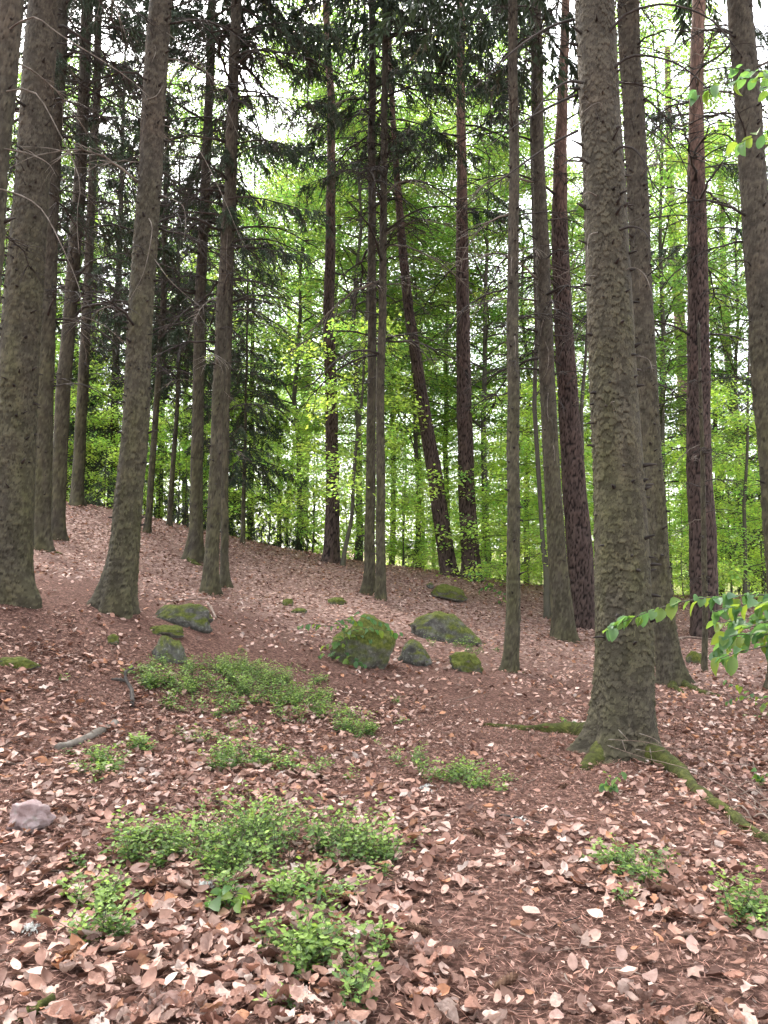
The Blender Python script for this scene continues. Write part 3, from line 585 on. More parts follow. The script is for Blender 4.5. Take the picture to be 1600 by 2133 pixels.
# living boughs that hang into the picture
for key, lst in {'T15': [(800,20,900,3.0,0,-.3),(800,90,900,3.4,1,-.6),(800,150,900,2.9,2,-.2),(800,60,900,3.3,3,.2),(800,200,900,2.4,4,-.5),(800,10,700,2.2,2,.3)],
                 'T17': [(960,120,880,2.4,1,.5),(960,60,880,2.8,2,-.4),(962,330,900,2.0,3,.2),(962,20,1000,2.2,4,-.5),(963,250,1000,1.8,0,-.4)],
                 'T12': [(690,260,600,1.6,0,.4),(690,340,760,1.5,1,-.4),(690,60,760,1.9,2,-.3)],
                 'T14': [(776,230,680,2.2,3,-.4),(776,330,700,1.8,4,-.3),(776,60,700,2.3,1,-.5)],
                 'T23': [(1450,250,1400,1.8,0,.5),(1452,520,1400,1.5,1,.5),(1450,150,1520,2.0,2,-.5),(1453,350,1520,1.9,3,-.4),(1453,480,1530,1.7,4,-.3),(1450,60,1550,2.2,1,-.3),(1456,780,1520,1.3,3,-.4)],
                 'T10': [(478,420,600,2.0,0,-.3),(470,520,600,1.9,1,-.4),(485,200,600,2.2,2,-.2),(490,60,600,2.3,3,-.3),(475,300,600,2.0,4,-.2)],
                 'T9': [(430,300,330,2.1,0,.3),(428,430,330,1.9,1,.4),(436,120,330,2.2,2,.3),(425,520,520,1.8,3,.4),(430,250,520,2.0,4,.3),(440,30,330,2.3,1,.2)],
                 'T5': [(195,330,300,2.4,0,-.3),(190,450,300,2.2,1,-.3),(200,200,300,2.6,2,-.2),(185,560,300,2.0,3,-.3),(203,80,300,2.7,4,-.1),(195,380,100,2.0,1,.3),(200,140,300,2.6,0,.2)],
                 'TG': [(195,600,260,2.2,2,0),(192,700,260,2.2,3,-.4),(190,780,260,1.9,4,-.3),(198,420,300,2.6,1,-.2),(197,520,300,2.4,0,.2),(190,680,120,2.0,1,.2)],
                 'T4': [(175,250,260,2.1,3,-.3),(180,60,260,2.4,2,-.2),(168,380,260,1.9,4,-.3)]}.items():
    for (u, v, tu, L, k, z) in lst: add_bough(TREES[key].root, TREES[key], u, v, tu, L, k, z)

def add_boughs(key, seed, n, hmin, hmax, L):
    T = TREES[key]; g = rng(seed)
    for k in range(n):
        hh = g.uniform(hmin, min(hmax, T.height - 1)); c, r = axis_at(T, hh)
        obj('bough', BOUGH[g.integers(len(BOUGH))], T.root, c, (g.uniform(-.1, .1), g.uniform(-.15, .1), g.uniform(0, 6.283)), g.uniform(*L))
for key, n, a, b_ in [('T4', 14, 8, 17), ('T5', 22, 7, 20), ('TG', 30, 4, 20), ('T9', 16, 8, 17), ('T11', 16, 8, 15), ('T3', 8, 8, 14), ('T10', 8, 9, 15), ('TH', 22, 5, 17), ('T7', 12, 5, 12), ('T14', 6, 11, 16), ('T15', 12, 9.5, 15), ('T17', 6, 10, 16)]:
    add_boughs(key, 1000 + len(key) + n * 7 + int(a), n, a, b_, (1.3, 2.4))
for key, n in [('T2', 8), ('T3', 40), ('T4', 50), ('T5', 50), ('T9', 50), ('T10', 40), ('T11', 40), ('TG', 40), ('TH', 30), ('T14', 40), ('T15', 45), ('T18', 14), ('T19', 36), ('T6', 18), ('T22', 18), ('T12', 10), ('T20', 26), ('T23', 30), ('T26', 14), ('T16', 14), ('T17', 12), ('T25', 20), ('T27', 20), ('T7', 14), ('T8', 12)]:
    T = TREES[key]; add_dead(T.root, T, 2000 + n + int(T.Y * 10), n, T.vis * .35, T.vis + .5, (.9, 2.7) if T.Y > 13 else (.6, 1.5))
# roots of the big spruces
def root_part(T, uvs, radii, mossy=True, lift=0.0):
    P = []
    for k, (u, v) in enumerate(uvs):
        p = foot(u, v); P.append([p[0], p[1], G(p[0], p[1])])
    P = spline(P, 26); rad = np.interp(np.linspace(0, 1, 26), np.linspace(0, 1, len(radii)), radii)
    P[:, 2] = G(P[:, 0], P[:, 1]) - rad * .1 + .02 * (fbm(P[:, 0] * 4, P[:, 1] * 4, 6, 2) - .5) + lift * np.linspace(1, 0, 26) ** 3
    V, q, t = tube(P, rad, 14)
    V = V + .026 * (np.stack([fbm(V[:, 0] * 9, V[:, 1] * 9 + V[:, 2] * 7, k, 3) for k in (1, 2, 3)], -1) - .5) * 2
    col = np.tile([.9, .35, .7], (len(V), 1))
    return obj('root', mesh('root', V - T.base, q, t, col, [M['moss'] if mossy else M['spruce_bark']]), T.root)
t21 = TREES['T21']
root_part(t21, [(1262,1548),(1205,1528),(1150,1524),(1080,1518),(1010,1511)], [.14, .10, .075, .05, .015], True, .10)
root_part(t21, [(1285,1572),(1235,1590),(1215,1605)], [.15, .09, .03], True, .12)
root_part(t21, [(1330,1575),(1400,1605),(1450,1650),(1520,1700),(1600,1755),(1680,1800)], [.13, .07, .05, .042, .04, .02], True, .10)
t22 = TREES['T22']
root_part(t22, [(1415,1425),(1455,1440),(1500,1452)], [.08, .05, .015], True, .05)
root_part(t22, [(1385,1420),(1405,1435),(1425,1446)], [.12, .07, .02], True, .06)
for key, uv in {'T9': (398,1176), 'T3': (100,1150)}.items():
    T = TREES[key]; root_part(T, [(uv[0], uv[1] - 6), (uv[0] + 10, uv[1]), (uv[0] + 28, uv[1] + 4)], [.12, .07, .02], True, .04)

# ------------------------------------------------------------------ beeches
def beech_parts(seed, H, h0, spread, nlimb, ntw, nlf, leaf=.085, trunk_r=.09, tone=1.0, up=.45):
    """returns meshes trunk, branches, crown for one beech shape standing at its own origin"""
    g = rng(seed); tb, br = MB(), MB()
    k = 14; zz = np.linspace(-.2, H * .92, k); ax = np.stack([np.cumsum(g.normal(0, .05, k)) * H / 12, np.cumsum(g.normal(0, .05, k)) * H / 12, zz], -1); ax[:, :2] -= ax[0, :2]
    s = np.linspace(0, 1, k); V, q, t = tube(ax, trunk_r * (1 - .88 * s) * (1 + .5 * np.exp(-s * 25)), 9); tb.add(V, q, t, (.9, .5, .2))
    pos, dire, nor, col = [], [], [], []
    for i in range(nlimb):
        f = (i + g.random()) / nlimb; z = h0 + (H * .93 - h0) * f
        a0 = np.array([np.interp(z, zz, ax[:, 0]), np.interp(z, zz, ax[:, 1]), z])
        az = i * 2.4 + g.normal(0, .4); prof = (1 - f) ** .7 * .85 + .25
        L = spread * prof * g.uniform(.65, 1.15); ss = np.linspace(0, 1, 8)
        d = np.array([math.cos(az), math.sin(az), 0]); rise = up * g.uniform(.4, 1.4) * L
        lp = a0 + d * (ss * L)[:, None] + np.stack([0 * ss, 0 * ss, rise * ss ** .8 - .25 * L * ss ** 2.5], -1) + np.cumsum(g.normal(0, .025, (8, 3)), 0) * L * .5
        lp[0] = a0
        V, q, t = tube(lp, trunk_r * .34 * (1 - .55 * f) * (1 - .85 * ss), 4, False); br.add(V, q, None, (.9, .5, .2))
        for j in range(ntw):
            ft = .2 + .8 * (j + g.random()) / ntw; b0 = np.array([np.interp(ft, ss, lp[:, c]) for c in range(3)])
            sd = 1 if j % 2 else -1; ang = az + sd * g.uniform(.35, 1.15); tl = spread * g.uniform(.16, .36) * (1.15 - .4 * ft)
            td = np.array([math.cos(ang), math.sin(ang), g.uniform(-.45, .4)]); s5 = np.linspace(0, 1, 4)
            tp = b0 + td * (s5 * tl)[:, None] + np.stack([0 * s5, 0 * s5, -.12 * tl * s5 ** 2], -1) + g.normal(0, .02, (4, 3))
            V, q, t = tube(tp, trunk_r * .07 * (1 - .7 * s5) + .0015, 3, False); br.add(V, q, None, (.9, .5, .2))
            m = nlf; fl = g.uniform(.05, 1.05, m); lat = np.array([-td[1], td[0], 0]); side = g.choice([-1, 1], m)[:, None]
            pp = b0 + td * (fl * tl)[:, None] + lat * side * g.uniform(0, .16, m)[:, None] * spread * .4 + g.normal(0, .10, (m, 3)) * [1, 1, .9]; pp[:, 2] -= .12 * tl * fl ** 2
            pos.append(pp); dire.append(unit(td * g.uniform(.2, 1, m)[:, None] + lat * side * .9 + g.normal(0, .3, (m, 3)) + [0, 0, -.25]))
            nor.append(unit(np.array([0, 0, 1.0]) + g.normal(0, .45, (m, 3))))
            tw = g.uniform(.7, 1.25) * tone * 1.5; yel = np.clip(g.uniform(0, 1) ** (1.5 if H > 8 else .7), 0, 1)
            c = (np.array([.060, .140, .034]) * (1 - yel) + np.array([.155, .20, .042]) * yel) * tw
            col.append(c * g.uniform(.8, 1.2, (m, 1)))
    pos = np.concatenate(pos); n = len(pos); L = g.uniform(.7, 1.25, n) * leaf
    V, t = blades(pos, np.concatenate(dire), np.concatenate(nor), L, L * .68, .12)
    lf = mesh('beech_crown', V, None, t, np.repeat(np.concatenate(col), 4, 0), [M['beech_leaf']], None, False)
    return tb.mesh('beech_trunk', [M['beech_bark']]), br.mesh('beech_branches', [M['beech_bark']]), lf
B_TALL = [beech_parts(500, 21, 4.5, 4.2, 46, 15, 42, .105, .11), beech_parts(501, 24, 6.0, 4.8, 56, 15, 44, .11, .14), beech_parts(502, 16, 1.8, 3.6, 40, 14, 42, .10, .09)]
B_LOW = [beech_parts(510, 5.5, .5, 2.3, 22, 9, 36, .08, .035, 1.45, .25), beech_parts(511, 3.6, .3, 1.8, 16, 8, 32, .075, .025, 1.5, .2)]
def put_beech(parts, u, Y, scale, rot, label, group, dz=-.05, trunk=True):
    x = (u - 800) / F * Y; z = float(G(np.array([x]), np.array([Y]))[0]) + dz
    r = thing('beech_tree', (x, Y, z), label, 'tree', group); r.rotation_euler[2] = rot; r.scale = (scale,) * 3
    for n, me in zip(('trunk', 'branches', 'crown'), parts):
        if n == 'trunk' and not trunk: continue
        obj(n, me, r)
    return r
# beeches whose own stem shows between the trunks: traced stem, shared crown
def traced_beech(label, base_uv, pts, height, seed, parts, ch, sc_, back=0.0):
    T = tree('B%d' % seed, 'beech', label, base_uv, pts, height, seed, None, None, None, 0, 0, seg=16, dz=.1, flare=(.3, .15), cell=.08, relief=.004)
    c, r = axis_at(T, ch)
    obj('branches', parts[1], T.root, (c[0], c[1] + back, 0), (0, 0, seed), sc_); obj('crown', parts[2], T.root, (c[0], c[1] + back, 0), (0, 0, seed), sc_)
    return T
traced_beech('slim curved beech stem rising beside the red-barked pine', (714,1178), [(717,1150,9),(732,1080,8),(740,950,7),(752,850,6),(762,700,5)], 9, 201, B_LOW[0], 4, 1.35)
traced_beech('crooked dark beech stem beyond the brow of the slope', (597,1127), [(597,1080,10),(607,980,10),(620,900,10),(614,850,9),(602,800,9),(604,700,8),(600,600,7)], 16, 202, B_TALL[0], 6, .95)
traced_beech('wavering dark beech stem rising behind the spruce with hanging twigs', (1140,1288), [(1139,1200,14),(1130,1130,9),(1122,1000,9),(1114,850,9),(1118,700,7),(1112,500,6)], 13, 203, B_LOW[0], 6, 1.3, 2.5)
traced_beech('thin upright beech stem beyond the thick dark pine', (1500,1242), [(1502,1050,10),(1505,980,9),(1520,900,7)], 11, 204, B_TALL[2], 4, .75)
traced_beech('thin dark beech stem at the foot of the forked pine', (1553,1248), [(1553,1150,8),(1550,1050,7),(1556,950,6)], 8, 205, B_LOW[0], 3, 1.25)
traced_beech('thin beech stem half hidden behind the fissured pine', (1226,1262), [(1214,1000,8),(1210,850,8),(1220,750,6)], 10, 206, B_LOW[0], 4, 1.3, 1.5)
traced_beech('thin beech sapling beside the swollen foot of the upright pine', (1003,1190), [(1005,1080,6),(1025,980,5),(1040,900,4)], 7, 207, B_LOW[0], 2, .75)
NAMED = [(30, 'the stout greenish spruce'), (87, 'the straight grey spruce'), (120, 'the slightly leaning slope spruce'), (165, 'the pale spruce atop the slope'), (270, 'the spruce with the broad flared foot'), (330, 'the two dark young spruces'), (408, 'the brownish spruce'),
         (450, 'the olive twin spruces'), (600, 'the crooked dark beech stem'), (690, 'the slim red-barked pine'), (780, 'the close pair of spruces'), (900, 'the leaning dark pine'), (975, 'the upright dark pine'), (1068, 'the slender lone spruce'), (1150, 'the spruce with hanging twigs'),
         (1200, 'the broad fissured pine'), (1290, 'the massive scaly spruce'), (1370, 'its thick spruce neighbour'), (1460, 'the thick dark pine'), (1555, 'the forked pine'), (1620, 'the leaning edge spruce')]
def behind(u): return 'behind ' + min(NAMED, key=lambda q: abs(q[0] - u))[1]
GT = 'tall beeches in fresh leaf beyond the brow'
LT = 'tall beech in fresh green leaf standing beyond the brow of the slope'
g = rng(77)
for (u, Y, k, s) in [(620,30,0,1.1),(745,28,1,1.0),(870,31,1,.9),(1010,29,1,.95),(1100,33,1,1.0),(820,38,1,1.1),(1200,32,1,.85),(1385,29,1,1.0),(690,34,1,1.05),(930,36,1,1.1),
                     (1460,34,1,1.05),(1545,30,1,.9),(1250,39,1,1.1),(1330,36,1,1.05),(690,40,1,1.1),(480,37,0,1.0),(380,36,1,1.0),(280,38,2,1.1),(150,36,1,1.0),(40,34,0,1.0),(-80,36,1,1.1),(1720,38,1,1.1),(1060,42,0,1.0),(880,45,1,1.1)]:
    put_beech(B_TALL[k], u, Y, s * g.uniform(.92, 1.08), g.uniform(0, 6.28), 'tall beech in fresh green leaf ' + behind(u), GT)
for i in range(26):
    u = -250 + i * 84 + g.uniform(-25, 25); Y = g.uniform(46, 78)
    put_beech(B_TALL[g.integers(3)], u, Y, g.uniform(.6, .9) if 950 < u < 1650 else g.uniform(.9, 1.3), g.uniform(0, 6.28), 'distant beech in pale leaf far ' + behind(u), 'distant beeches far beyond the brow')
GL = 'young beeches of the understorey'
LL = 'young beech with layered bright leaves in the understorey beyond the pines'
for (u, Y, k, s) in [(560,25.5,1,1.0),(650,26.5,0,1.0),(720,28,1,1.3),(840,26,1,1.1),(870,31,0,1.0),(1020,26,1,1.0),(1075,25,0,.9),(1100,23,1,.8),(1240,25,0,1.0),(1300,23,1,1.0),(1400,24,0,1.0),(1420,22,1,.9),
                     (1520,25,0,1.1),(1590,23,1,1.2),(1660,26,0,1.1),(960,29,0,1.2),(780,32,0,1.2),(1180,29,0,1.2),(1350,30,0,1.3),(1480,31,0,1.3),(1040,34,0,1.3),(480,29,0,1.1),(420,29,0,1.2),(370,27,1,1.2),(300,27.5,1,1.3),(330,29,1,1.2),(120,28,0,1.2),(240,30,0,1.1),(140,33,0,1.2),(20,30,0,1.2),(600,34,0,1.4),(900,38,0,1.4),(1130,38,0,1.4),(1270,37,0,1.4),(1560,36,0,1.4)]:
    put_beech(B_LOW[k], u, Y, s * g.uniform(.92, 1.08), g.uniform(0, 6.28), 'young beech with layered bright leaves ' + behind(u), GL)
# dark young spruces of the thicket
for (u, Y, k, s) in [(385,24.5,0,1.1),(440,25,1,1.0),(545,25.5,0,1.0),(585,26,1,.9),(620,26.5,0,.8),(460,27,0,1.2),(215,25,1,1.0),(270,26,0,1.2),(500,26.5,1,1.0),(860,25,1,.6),(640,28,1,1.0),(330,27,0,1.4)]:
    x = (u - 800) / F * Y; r = thing('young_spruce', (x, Y, float(G(np.array([x]), np.array([Y]))[0]) - .03), 'low dark young spruce in the thicket ' + behind(u), 'tree', 'low young spruces along the brow')
    r.rotation_euler[2] = g.uniform(0, 6); r.scale = (s, s, s)
    V, q, t = tube([[0, 0, -.1], [0, 0, 1], [.02, 0, 2.0]], [.02, .012, .003], 6)
    obj('trunk', mesh('young_trunk', V, q, t, np.tile([.9, .3, .2], (len(V), 1)), [M['spruce_bark']]), r); obj('crown', SMALL[k], r)
for i, (u, Y, s) in enumerate([(225,30,1.1),(480,33,1.2),(0,32,1.2),(1590,34,1.2),(175,42,1.8)]):
    x = (u - 800) / F * Y; r = thing('spruce_tree', (x, Y, float(G(np.array([x]), np.array([Y]))[0]) - .1), 'smaller dusky spruce with low drooping boughs ' + behind(u), 'tree', 'dusky spruces deep in the stand')
    r.rotation_euler[2] = g.uniform(0, 6); r.scale = (s, s, s)
    V, q, t = tube([[0, 0, -.2], [0, 0, 4], [.05, 0, 9.0]], [.10, .07, .01], 8)
    obj('trunk', mesh('spruce_trunk_far', V, q, t, np.tile([.8, .3, .3], (len(V), 1)), [M['spruce_bark']]), r); obj('crown', YOUNG[i % 2], r)
for i, (u, Y, s) in enumerate([(60,30,.95),(230,32,1.05),(330,36,1.05),(415,31,.95),(520,34,.85),(130,38,1.1),(1500,38,.95),(1590,32,.85)]):
    x = (u - 800) / F * Y; r = thing('spruce_tree', (x, Y, float(G(np.array([x]), np.array([Y]))[0]) - .1), 'tall dusky spruce with hanging boughs ' + behind(u), 'tree', 'tall dusky spruces deep in the stand')
    r.rotation_euler[2] = g.uniform(0, 6); r.scale = (s, s, s)
    V, q, t = tube([[0, 0, -.2], [0, 0, 10], [.05, 0, 24.0]], [.17, .12, .01], 10)
    obj('trunk', mesh('spruce_trunk_far', V, q, t, np.tile([.8, .3, .3], (len(V), 1)), [M['spruce_bark']]), r); obj('crown', OLD, r)
# the wood closes in beyond: one mass
def far_wood():
    g = rng(91); n = 42000; a = g.uniform(-.75, .75, n); d = g.uniform(80, 150, n); x = np.sin(a) * d; y = np.cos(a) * d
    top = 8 + 6 * fbm(x / 9, y / 9, 4, 2); z = G(x, y) + top * g.random(n) ** .8
    keep = fbm(x / 2.2 + z * .3, z / 2.2 + y * .2, 8, 2) > .42; P = np.stack([x, y, z], -1)[keep]; m = len(P)
    V, t = blades(P, unit(g.normal(0, 1, (m, 3))), unit(g.normal(0, .6, (m, 3)) + [0, 0, 1]), g.uniform(.35, .8, m), g.uniform(.3, .6, m), .1)
    c = np.array([.11, .16, .03]) * g.uniform(.6, 1.3, (m, 1))
    tag(obj('distant_woodland', mesh('distant_woodland', V, None, t, np.repeat(c, 4, 0), [M['beech_leaf']], None, False)), 'pale green woodland closing the view far beyond the stand', 'woodland', None, 'stuff')
far_wood()

# ------------------------------------------------------------------ boulders
def boulder(label, u, v, wpx, hpx, seed, material, deep=.8, sink=.4, shape=None, name='boulder', tilt=0, rough=.2, cuts=6):
    import bmesh
    p = foot(u, v); Y = p[1]; wm = wpx * Y / F; hm = hpx * Y / F
    bm = bmesh.new(); bmesh.ops.create_icosphere(bm, subdivisions=5 if wpx > 60 else 4, radius=1.0)
    V = np.array([x.co[:] for x in bm.verts]); g = rng(seed)
    for k in range(cuts):
        d = unit(g.normal(0, 1, 3) * [1, 1, .8]); o = g.uniform(.72, .95); s = V @ d; V = V - np.maximum(s - o, 0)[:, None] * d * .9
    nz = np.array([mnoise.fractal(Vector(x * 1.6 + seed), 1.0, 2.0, 5) for x in V]); V = V * (1 + rough * nz)[:, None]
    V = V * [1 / np.ptp(V[:, 0]), 1 / np.ptp(V[:, 1]), 1 / np.ptp(V[:, 2])]
    hh = hm / (1 - sink); V = V * [wm, wm * deep, hh]; V[:, 2] += hh * (.5 - sink)
    if shape: V[:, 2] *= np.interp(V[:, 0] / wm, *shape)
    c, s = math.cos(tilt), math.sin(tilt); V = np.stack([V[:, 0] * c - V[:, 2] * s, V[:, 1], V[:, 0] * s + V[:, 2] * c], -1)
    for x, co in zip(bm.verts, V): x.co = co
    me = bpy.data.meshes.new(name); bm.to_mesh(me); bm.free(); me.materials.append(M[material])
    me.polygons.foreach_set('use_smooth', np.ones(len(me.polygons), bool))
    yc = Y + wm * deep * .42
    return tag(obj(name, me, None, (p[0], yc, float(G(np.array([p[0]]), np.array([yc]))[0]))), label, 'boulder')
boulder('flat grey boulder with a thin moss cap below the flared spruce', 372, 1303, 138, 42, 1, 'mossy_rock', .6, .5, None, cuts=3)
boulder('low moss cushion over stone beside the flat grey boulder', 341, 1326, 80, 20, 2, 'very_mossy_rock', .6, .4)
boulder('small rounded boulder with pale top and moss sides', 346, 1380, 74, 48, 3, 'mossy_rock', .8, .42)
boulder('little moss lump alone on the needles', 231, 1343, 26, 20, 4, 'very_mossy_rock', .8, .3)
boulder('large mossy boulder with a leafy beech seedling over it', 756, 1393, 142, 100, 5, 'very_mossy_rock', .8, .38, ([-.5, 0, .5], [.8, 1.0, 1.05]))
boulder('squat half-mossy boulder leaning by the large mossy one', 864, 1386, 74, 46, 6, 'mossy_rock', .8, .42, ([-.5, 0, .5], [1.0, 1.1, .6]))
boulder('slanting moss-covered slab near the slender spruce', 966, 1400, 78, 40, 7, 'very_mossy_rock', .7, .3, None, tilt=-.35)
boulder('long wedge boulder with mossy back and dark overhang', 928, 1338, 156, 54, 8, 'mossy_rock', .5, .45, ([-.5, -.2, .1, .5], [.8, 1.1, 1.0, .6]), tilt=-.2)
boulder('flattened mossy boulder below the paired dark pines', 936, 1254, 78, 28, 9, 'very_mossy_rock', .7, .3, None, tilt=-.18)
boulder('small dark square stone above the flattened mossy boulder', 897, 1228, 17, 12, 10, 'mossy_rock', .8, .2)
boulder('small dark mossy stone on the open slope', 599, 1262, 24, 15, 11, 'very_mossy_rock', .8, .3)
boulder('moss-topped sliver of stone on the open slope', 622, 1278, 34, 10, 12, 'very_mossy_rock', .8, .4)
boulder('moss-covered stone ridge below the stout greenish spruce', 30, 1392, 90, 18, 13, 'very_mossy_rock', .5, .4, None, tilt=-.1)
boulder('low mossy stone below the paired slim spruces', 700, 1260, 40, 14, 16, 'very_mossy_rock', .7, .4)
boulder('small mossy stone behind the thin pole stem', 1455, 1385, 40, 26, 14, 'very_mossy_rock', .7, .3)
boulder('rough pink rock lying on the leaf litter', 46, 1738, 100, 62, 15, 'pink_rock', .75, .2, None, 'pink_rock', 0, .30, 9)

# ------------------------------------------------------------------ leaf litter
def leaf_shape(kind, seed, rows=6):
    """a dry leaf about one unit long: 3 columns x 6 rows, curled"""
    g = rng(seed); s = np.linspace(0, 1, rows)
    if kind == 'beech': wd = .56 * np.sin(np.pi * s ** .85) ** .75
    else: wd = .5 * np.sin(np.pi * s ** 1.1) ** .8 * (1 + .42 * (np.array([0, 1, -1, 1, -.8, 0]) if rows == 6 else np.cos(s * 7 * np.pi + .4)))
    wd[0] = wd[-1] = .015; cu, cv = g.uniform(-1.6, 2.4), g.uniform(-1.6, 3.4); tw = g.uniform(-1.0, 1.0)
    x = []
    for i, t in enumerate(s):
        for c in (-1, 0, 1):
            y = c * wd[i] * .5; z = cv * y * y + cu * (t - .5) ** 2 * .5 + tw * y * (t - .5) + (.05 if c else 0) + g.normal(0, .02)
            x.append((t - .5, y, z))
    V = np.array(x)
    if rows > 6: V[:, 1] *= 1 + g.uniform(-.22, .12, len(V)); V[:, 2] *= 1.5
    q = np.array([(i * 3 + c, i * 3 + c + 1, i * 3 + c + 4, i * 3 + c + 3) for i in range(rows - 1) for c in range(2)])
    return V, q
BIG = [leaf_shape('beech' if k % 3 else 'oak', 700 + k, 12) for k in range(20)]
NEAR = [leaf_shape('beech' if k % 3 else 'oak', 700 + k) for k in range(20)]
PAL = np.array([(.50, .32, .255), (.40, .225, .165), (.27, .135, .095), (.57, .41, .34), (.13, .06, .043), (.46, .30, .25), (.32, .175, .13), (.58, .47, .41), (.40, .19, .10)])
PW = np.array([.16, .16, .15, .12, .14, .1, .1, .03, .06]); PW = PW / PW.sum()
def scatter(n, y0, y1, spread, g, dens=True):
    y = np.sqrt(g.uniform(y0 ** 2, y1 ** 2, n)); x = g.uniform(-1, 1, n) * (y * spread + .5)
    if dens:
        k = g.random(n) < litter_density(x, y); x, y = x[k], y[k]
    return x, y
def rot_mats(yaw, pitch, roll):
    cy_, sy, cp_, sp, cr, sr = np.cos(yaw), np.sin(yaw), np.cos(pitch), np.sin(pitch), np.cos(roll), np.sin(roll)
    Rm = np.empty((len(yaw), 3, 3))
    Rm[:, 0] = np.stack([cy_ * cp_, cy_ * sp * sr - sy * cr, cy_ * sp * cr + sy * sr], -1)
    Rm[:, 1] = np.stack([sy * cp_, sy * sp * sr + cy_ * cr, sy * sp * cr - cy_ * sr], -1)
    Rm[:, 2] = np.stack([-sp, cp_ * sr, cp_ * cr], -1); return Rm
def litter():
    g = rng(5); mb = MB()
    x, y = scatter(21500, 2.1, 8.5, .62, g); x2, y2 = scatter(2600, 2.1, 3.9, .6, g); x = np.r_[x, x2]; y = np.r_[y, y2]; n = len(x); kind = g.integers(len(NEAR), size=n)
    size = .032 + .068 * g.random(n) ** 1.7; yaw = g.uniform(0, 6.283, n); tilt = g.normal(0, .33, n); rl = g.normal(0, .33, n)
    Rm = rot_mats(yaw, tilt, rl); z = G(x, y) + .008 + g.uniform(0, .03, n); ci = g.choice(len(PAL), n, p=PW); col = PAL[ci] * g.uniform(.5, 1.25, (n, 1))
    big = (y < 3.9) & (g.random(n) < .45 * np.exp(-((x / y * F - (-260)) / 380) ** 2) + .1); size = np.where(big, g.uniform(.07, .115, n), size)
    P = np.stack([x, y, z], -1)
    near = np.argsort(np.hypot(x, y) - size * 25)
    vis = [i for i in near if abs(x[i] / y[i]) < .5 and y[i] > 2.55][:300]
    single = np.zeros(n, bool); single[vis] = True
    for k in range(len(NEAR)):
        V, q = NEAR[k]; sel = np.where((kind == k) & ~single)[0]
        W = np.einsum('nij,vj->nvi', Rm[sel], V) * size[sel][:, None, None] + P[sel][:, None]
        m, nv = len(sel), len(V)
        mb.add(W.reshape(-1, 3), (q[None] + (np.arange(m) * nv)[:, None, None]).reshape(-1, 4), None, np.repeat(col[sel], nv, 0))
    # farther leaves, four faces each
    x, y = scatter(60000, 8.2, 26, .60, g); n = len(x); f = y < 12.5
    size = g.uniform(.032, .078, n) * (1 + y / 50); c = PAL[g.choice(len(PAL), n, p=PW)] * g.uniform(.45, 1.3, (n, 1)); P2 = np.stack([x, y, G(x, y) + .012 + g.uniform(0, .02, n)], -1)
    V = np.array([(-.5, 0, 0), (-.15, .3, .07), (.2, .27, .05), (.5, 0, 0), (.2, -.27, .06), (-.15, -.3, .05)]); t = np.array([(0, 2, 1), (0, 3, 2), (0, 4, 3), (0, 5, 4)])
    m = int(f.sum()); Rm = rot_mats(g.uniform(0, 6.283, m), g.normal(0, .42, m), g.normal(0, .42, m))
    W = np.einsum('nij,vj->nvi', Rm, V) * size[f][:, None, None] + P2[f][:, None]
    mb.add(W.reshape(-1, 3), None, (t[None] + (np.arange(m) * 6)[:, None, None]).reshape(-1, 3), np.repeat(c[f], 6, 0))
    f = ~f; m = int(f.sum()); W, t = blades(P2[f], unit(g.normal(0, 1, (m, 3)) * [1, 1, .25]), unit(g.normal(0, .35, (m, 3)) + [0, 0, 1]), size[f], size[f] * .6, .1)
    mb.add(W, None, t, np.repeat(c[f], 4, 0))
    tag(obj('leaf_litter', mb.mesh('leaf_litter', [M['litter_leaf']])), 'dry beech and oak leaves strewn over the slope', 'leaf litter', None, 'stuff')
    # the 300 largest fallen leaves, each a piece of the floor
    shapes = {}
    for i in vis:
        tb_ = int(i) % 4; key = (int(kind[i]), int(ci[i]), tb_)
        if key not in shapes:
            V, q = BIG[key[0]]; shapes[key] = mesh('fallen_leaf', V, q, None, np.repeat(PAL[key[1]][None] * (.45, .7, .95, 1.15)[tb_], len(V), 0), [M['large_litter_leaf']])
        obj('fallen_leaf', shapes[key], FLOOR, P[i] + [0, 0, .012], (float(rl[i]), float(tilt[i]), float(yaw[i])), float(size[i]))
    # crumbled bits of leaf and bark
    x, y = scatter(33000, 2.2, 9.5, .56, g, False); n = len(x)
    L = g.uniform(.010, .032, n); V, t = blades(np.stack([x, y, G(x, y) + .006 + g.uniform(0, .014, n)], -1), unit(g.normal(0, 1, (n, 3)) * [1, 1, .3]), unit(g.normal(0, .5, (n, 3)) + [0, 0, 1]), L, L * g.uniform(.3, .9, n), .15)
    c = PAL[g.choice(len(PAL), n, p=PW)] * g.uniform(.25, 1.1, (n, 1))
    tag(obj('leaf_crumbs', mesh('leaf_crumbs', V, None, t, np.repeat(c, 4, 0), [M['litter_leaf']], None, False)), 'crumbled bits of leaf and bark strewn over the needles', 'leaf litter', None, 'stuff')
    # brown needles
    x, y = scatter(54000, 2.2, 8.6, .56, g, False); n = len(x); yaw = g.uniform(0, 6.283, n)
    ax = np.stack([np.cos(yaw), np.sin(yaw), g.normal(0, .22, n)], -1)
    L = g.uniform(.03, .09, n); V, t = blades(np.stack([x, y, G(x, y) + .004 + g.uniform(0, .016, n)], -1), ax, np.tile([0, 0, 1.0], (n, 1)), L, np.full(n, .0036), 0)
    c = np.array([.23, .12, .09]) * g.uniform(.15, 2.2, (n, 1)) + g.uniform(0, .03, (n, 1))
    tag(obj('needle_litter', mesh('needle_litter', V, None, t, np.repeat(c, 4, 0), [M['litter_leaf']], None, False)), 'fallen brown needles carpeting the bare lanes', 'needle litter', None, 'stuff')
litter()

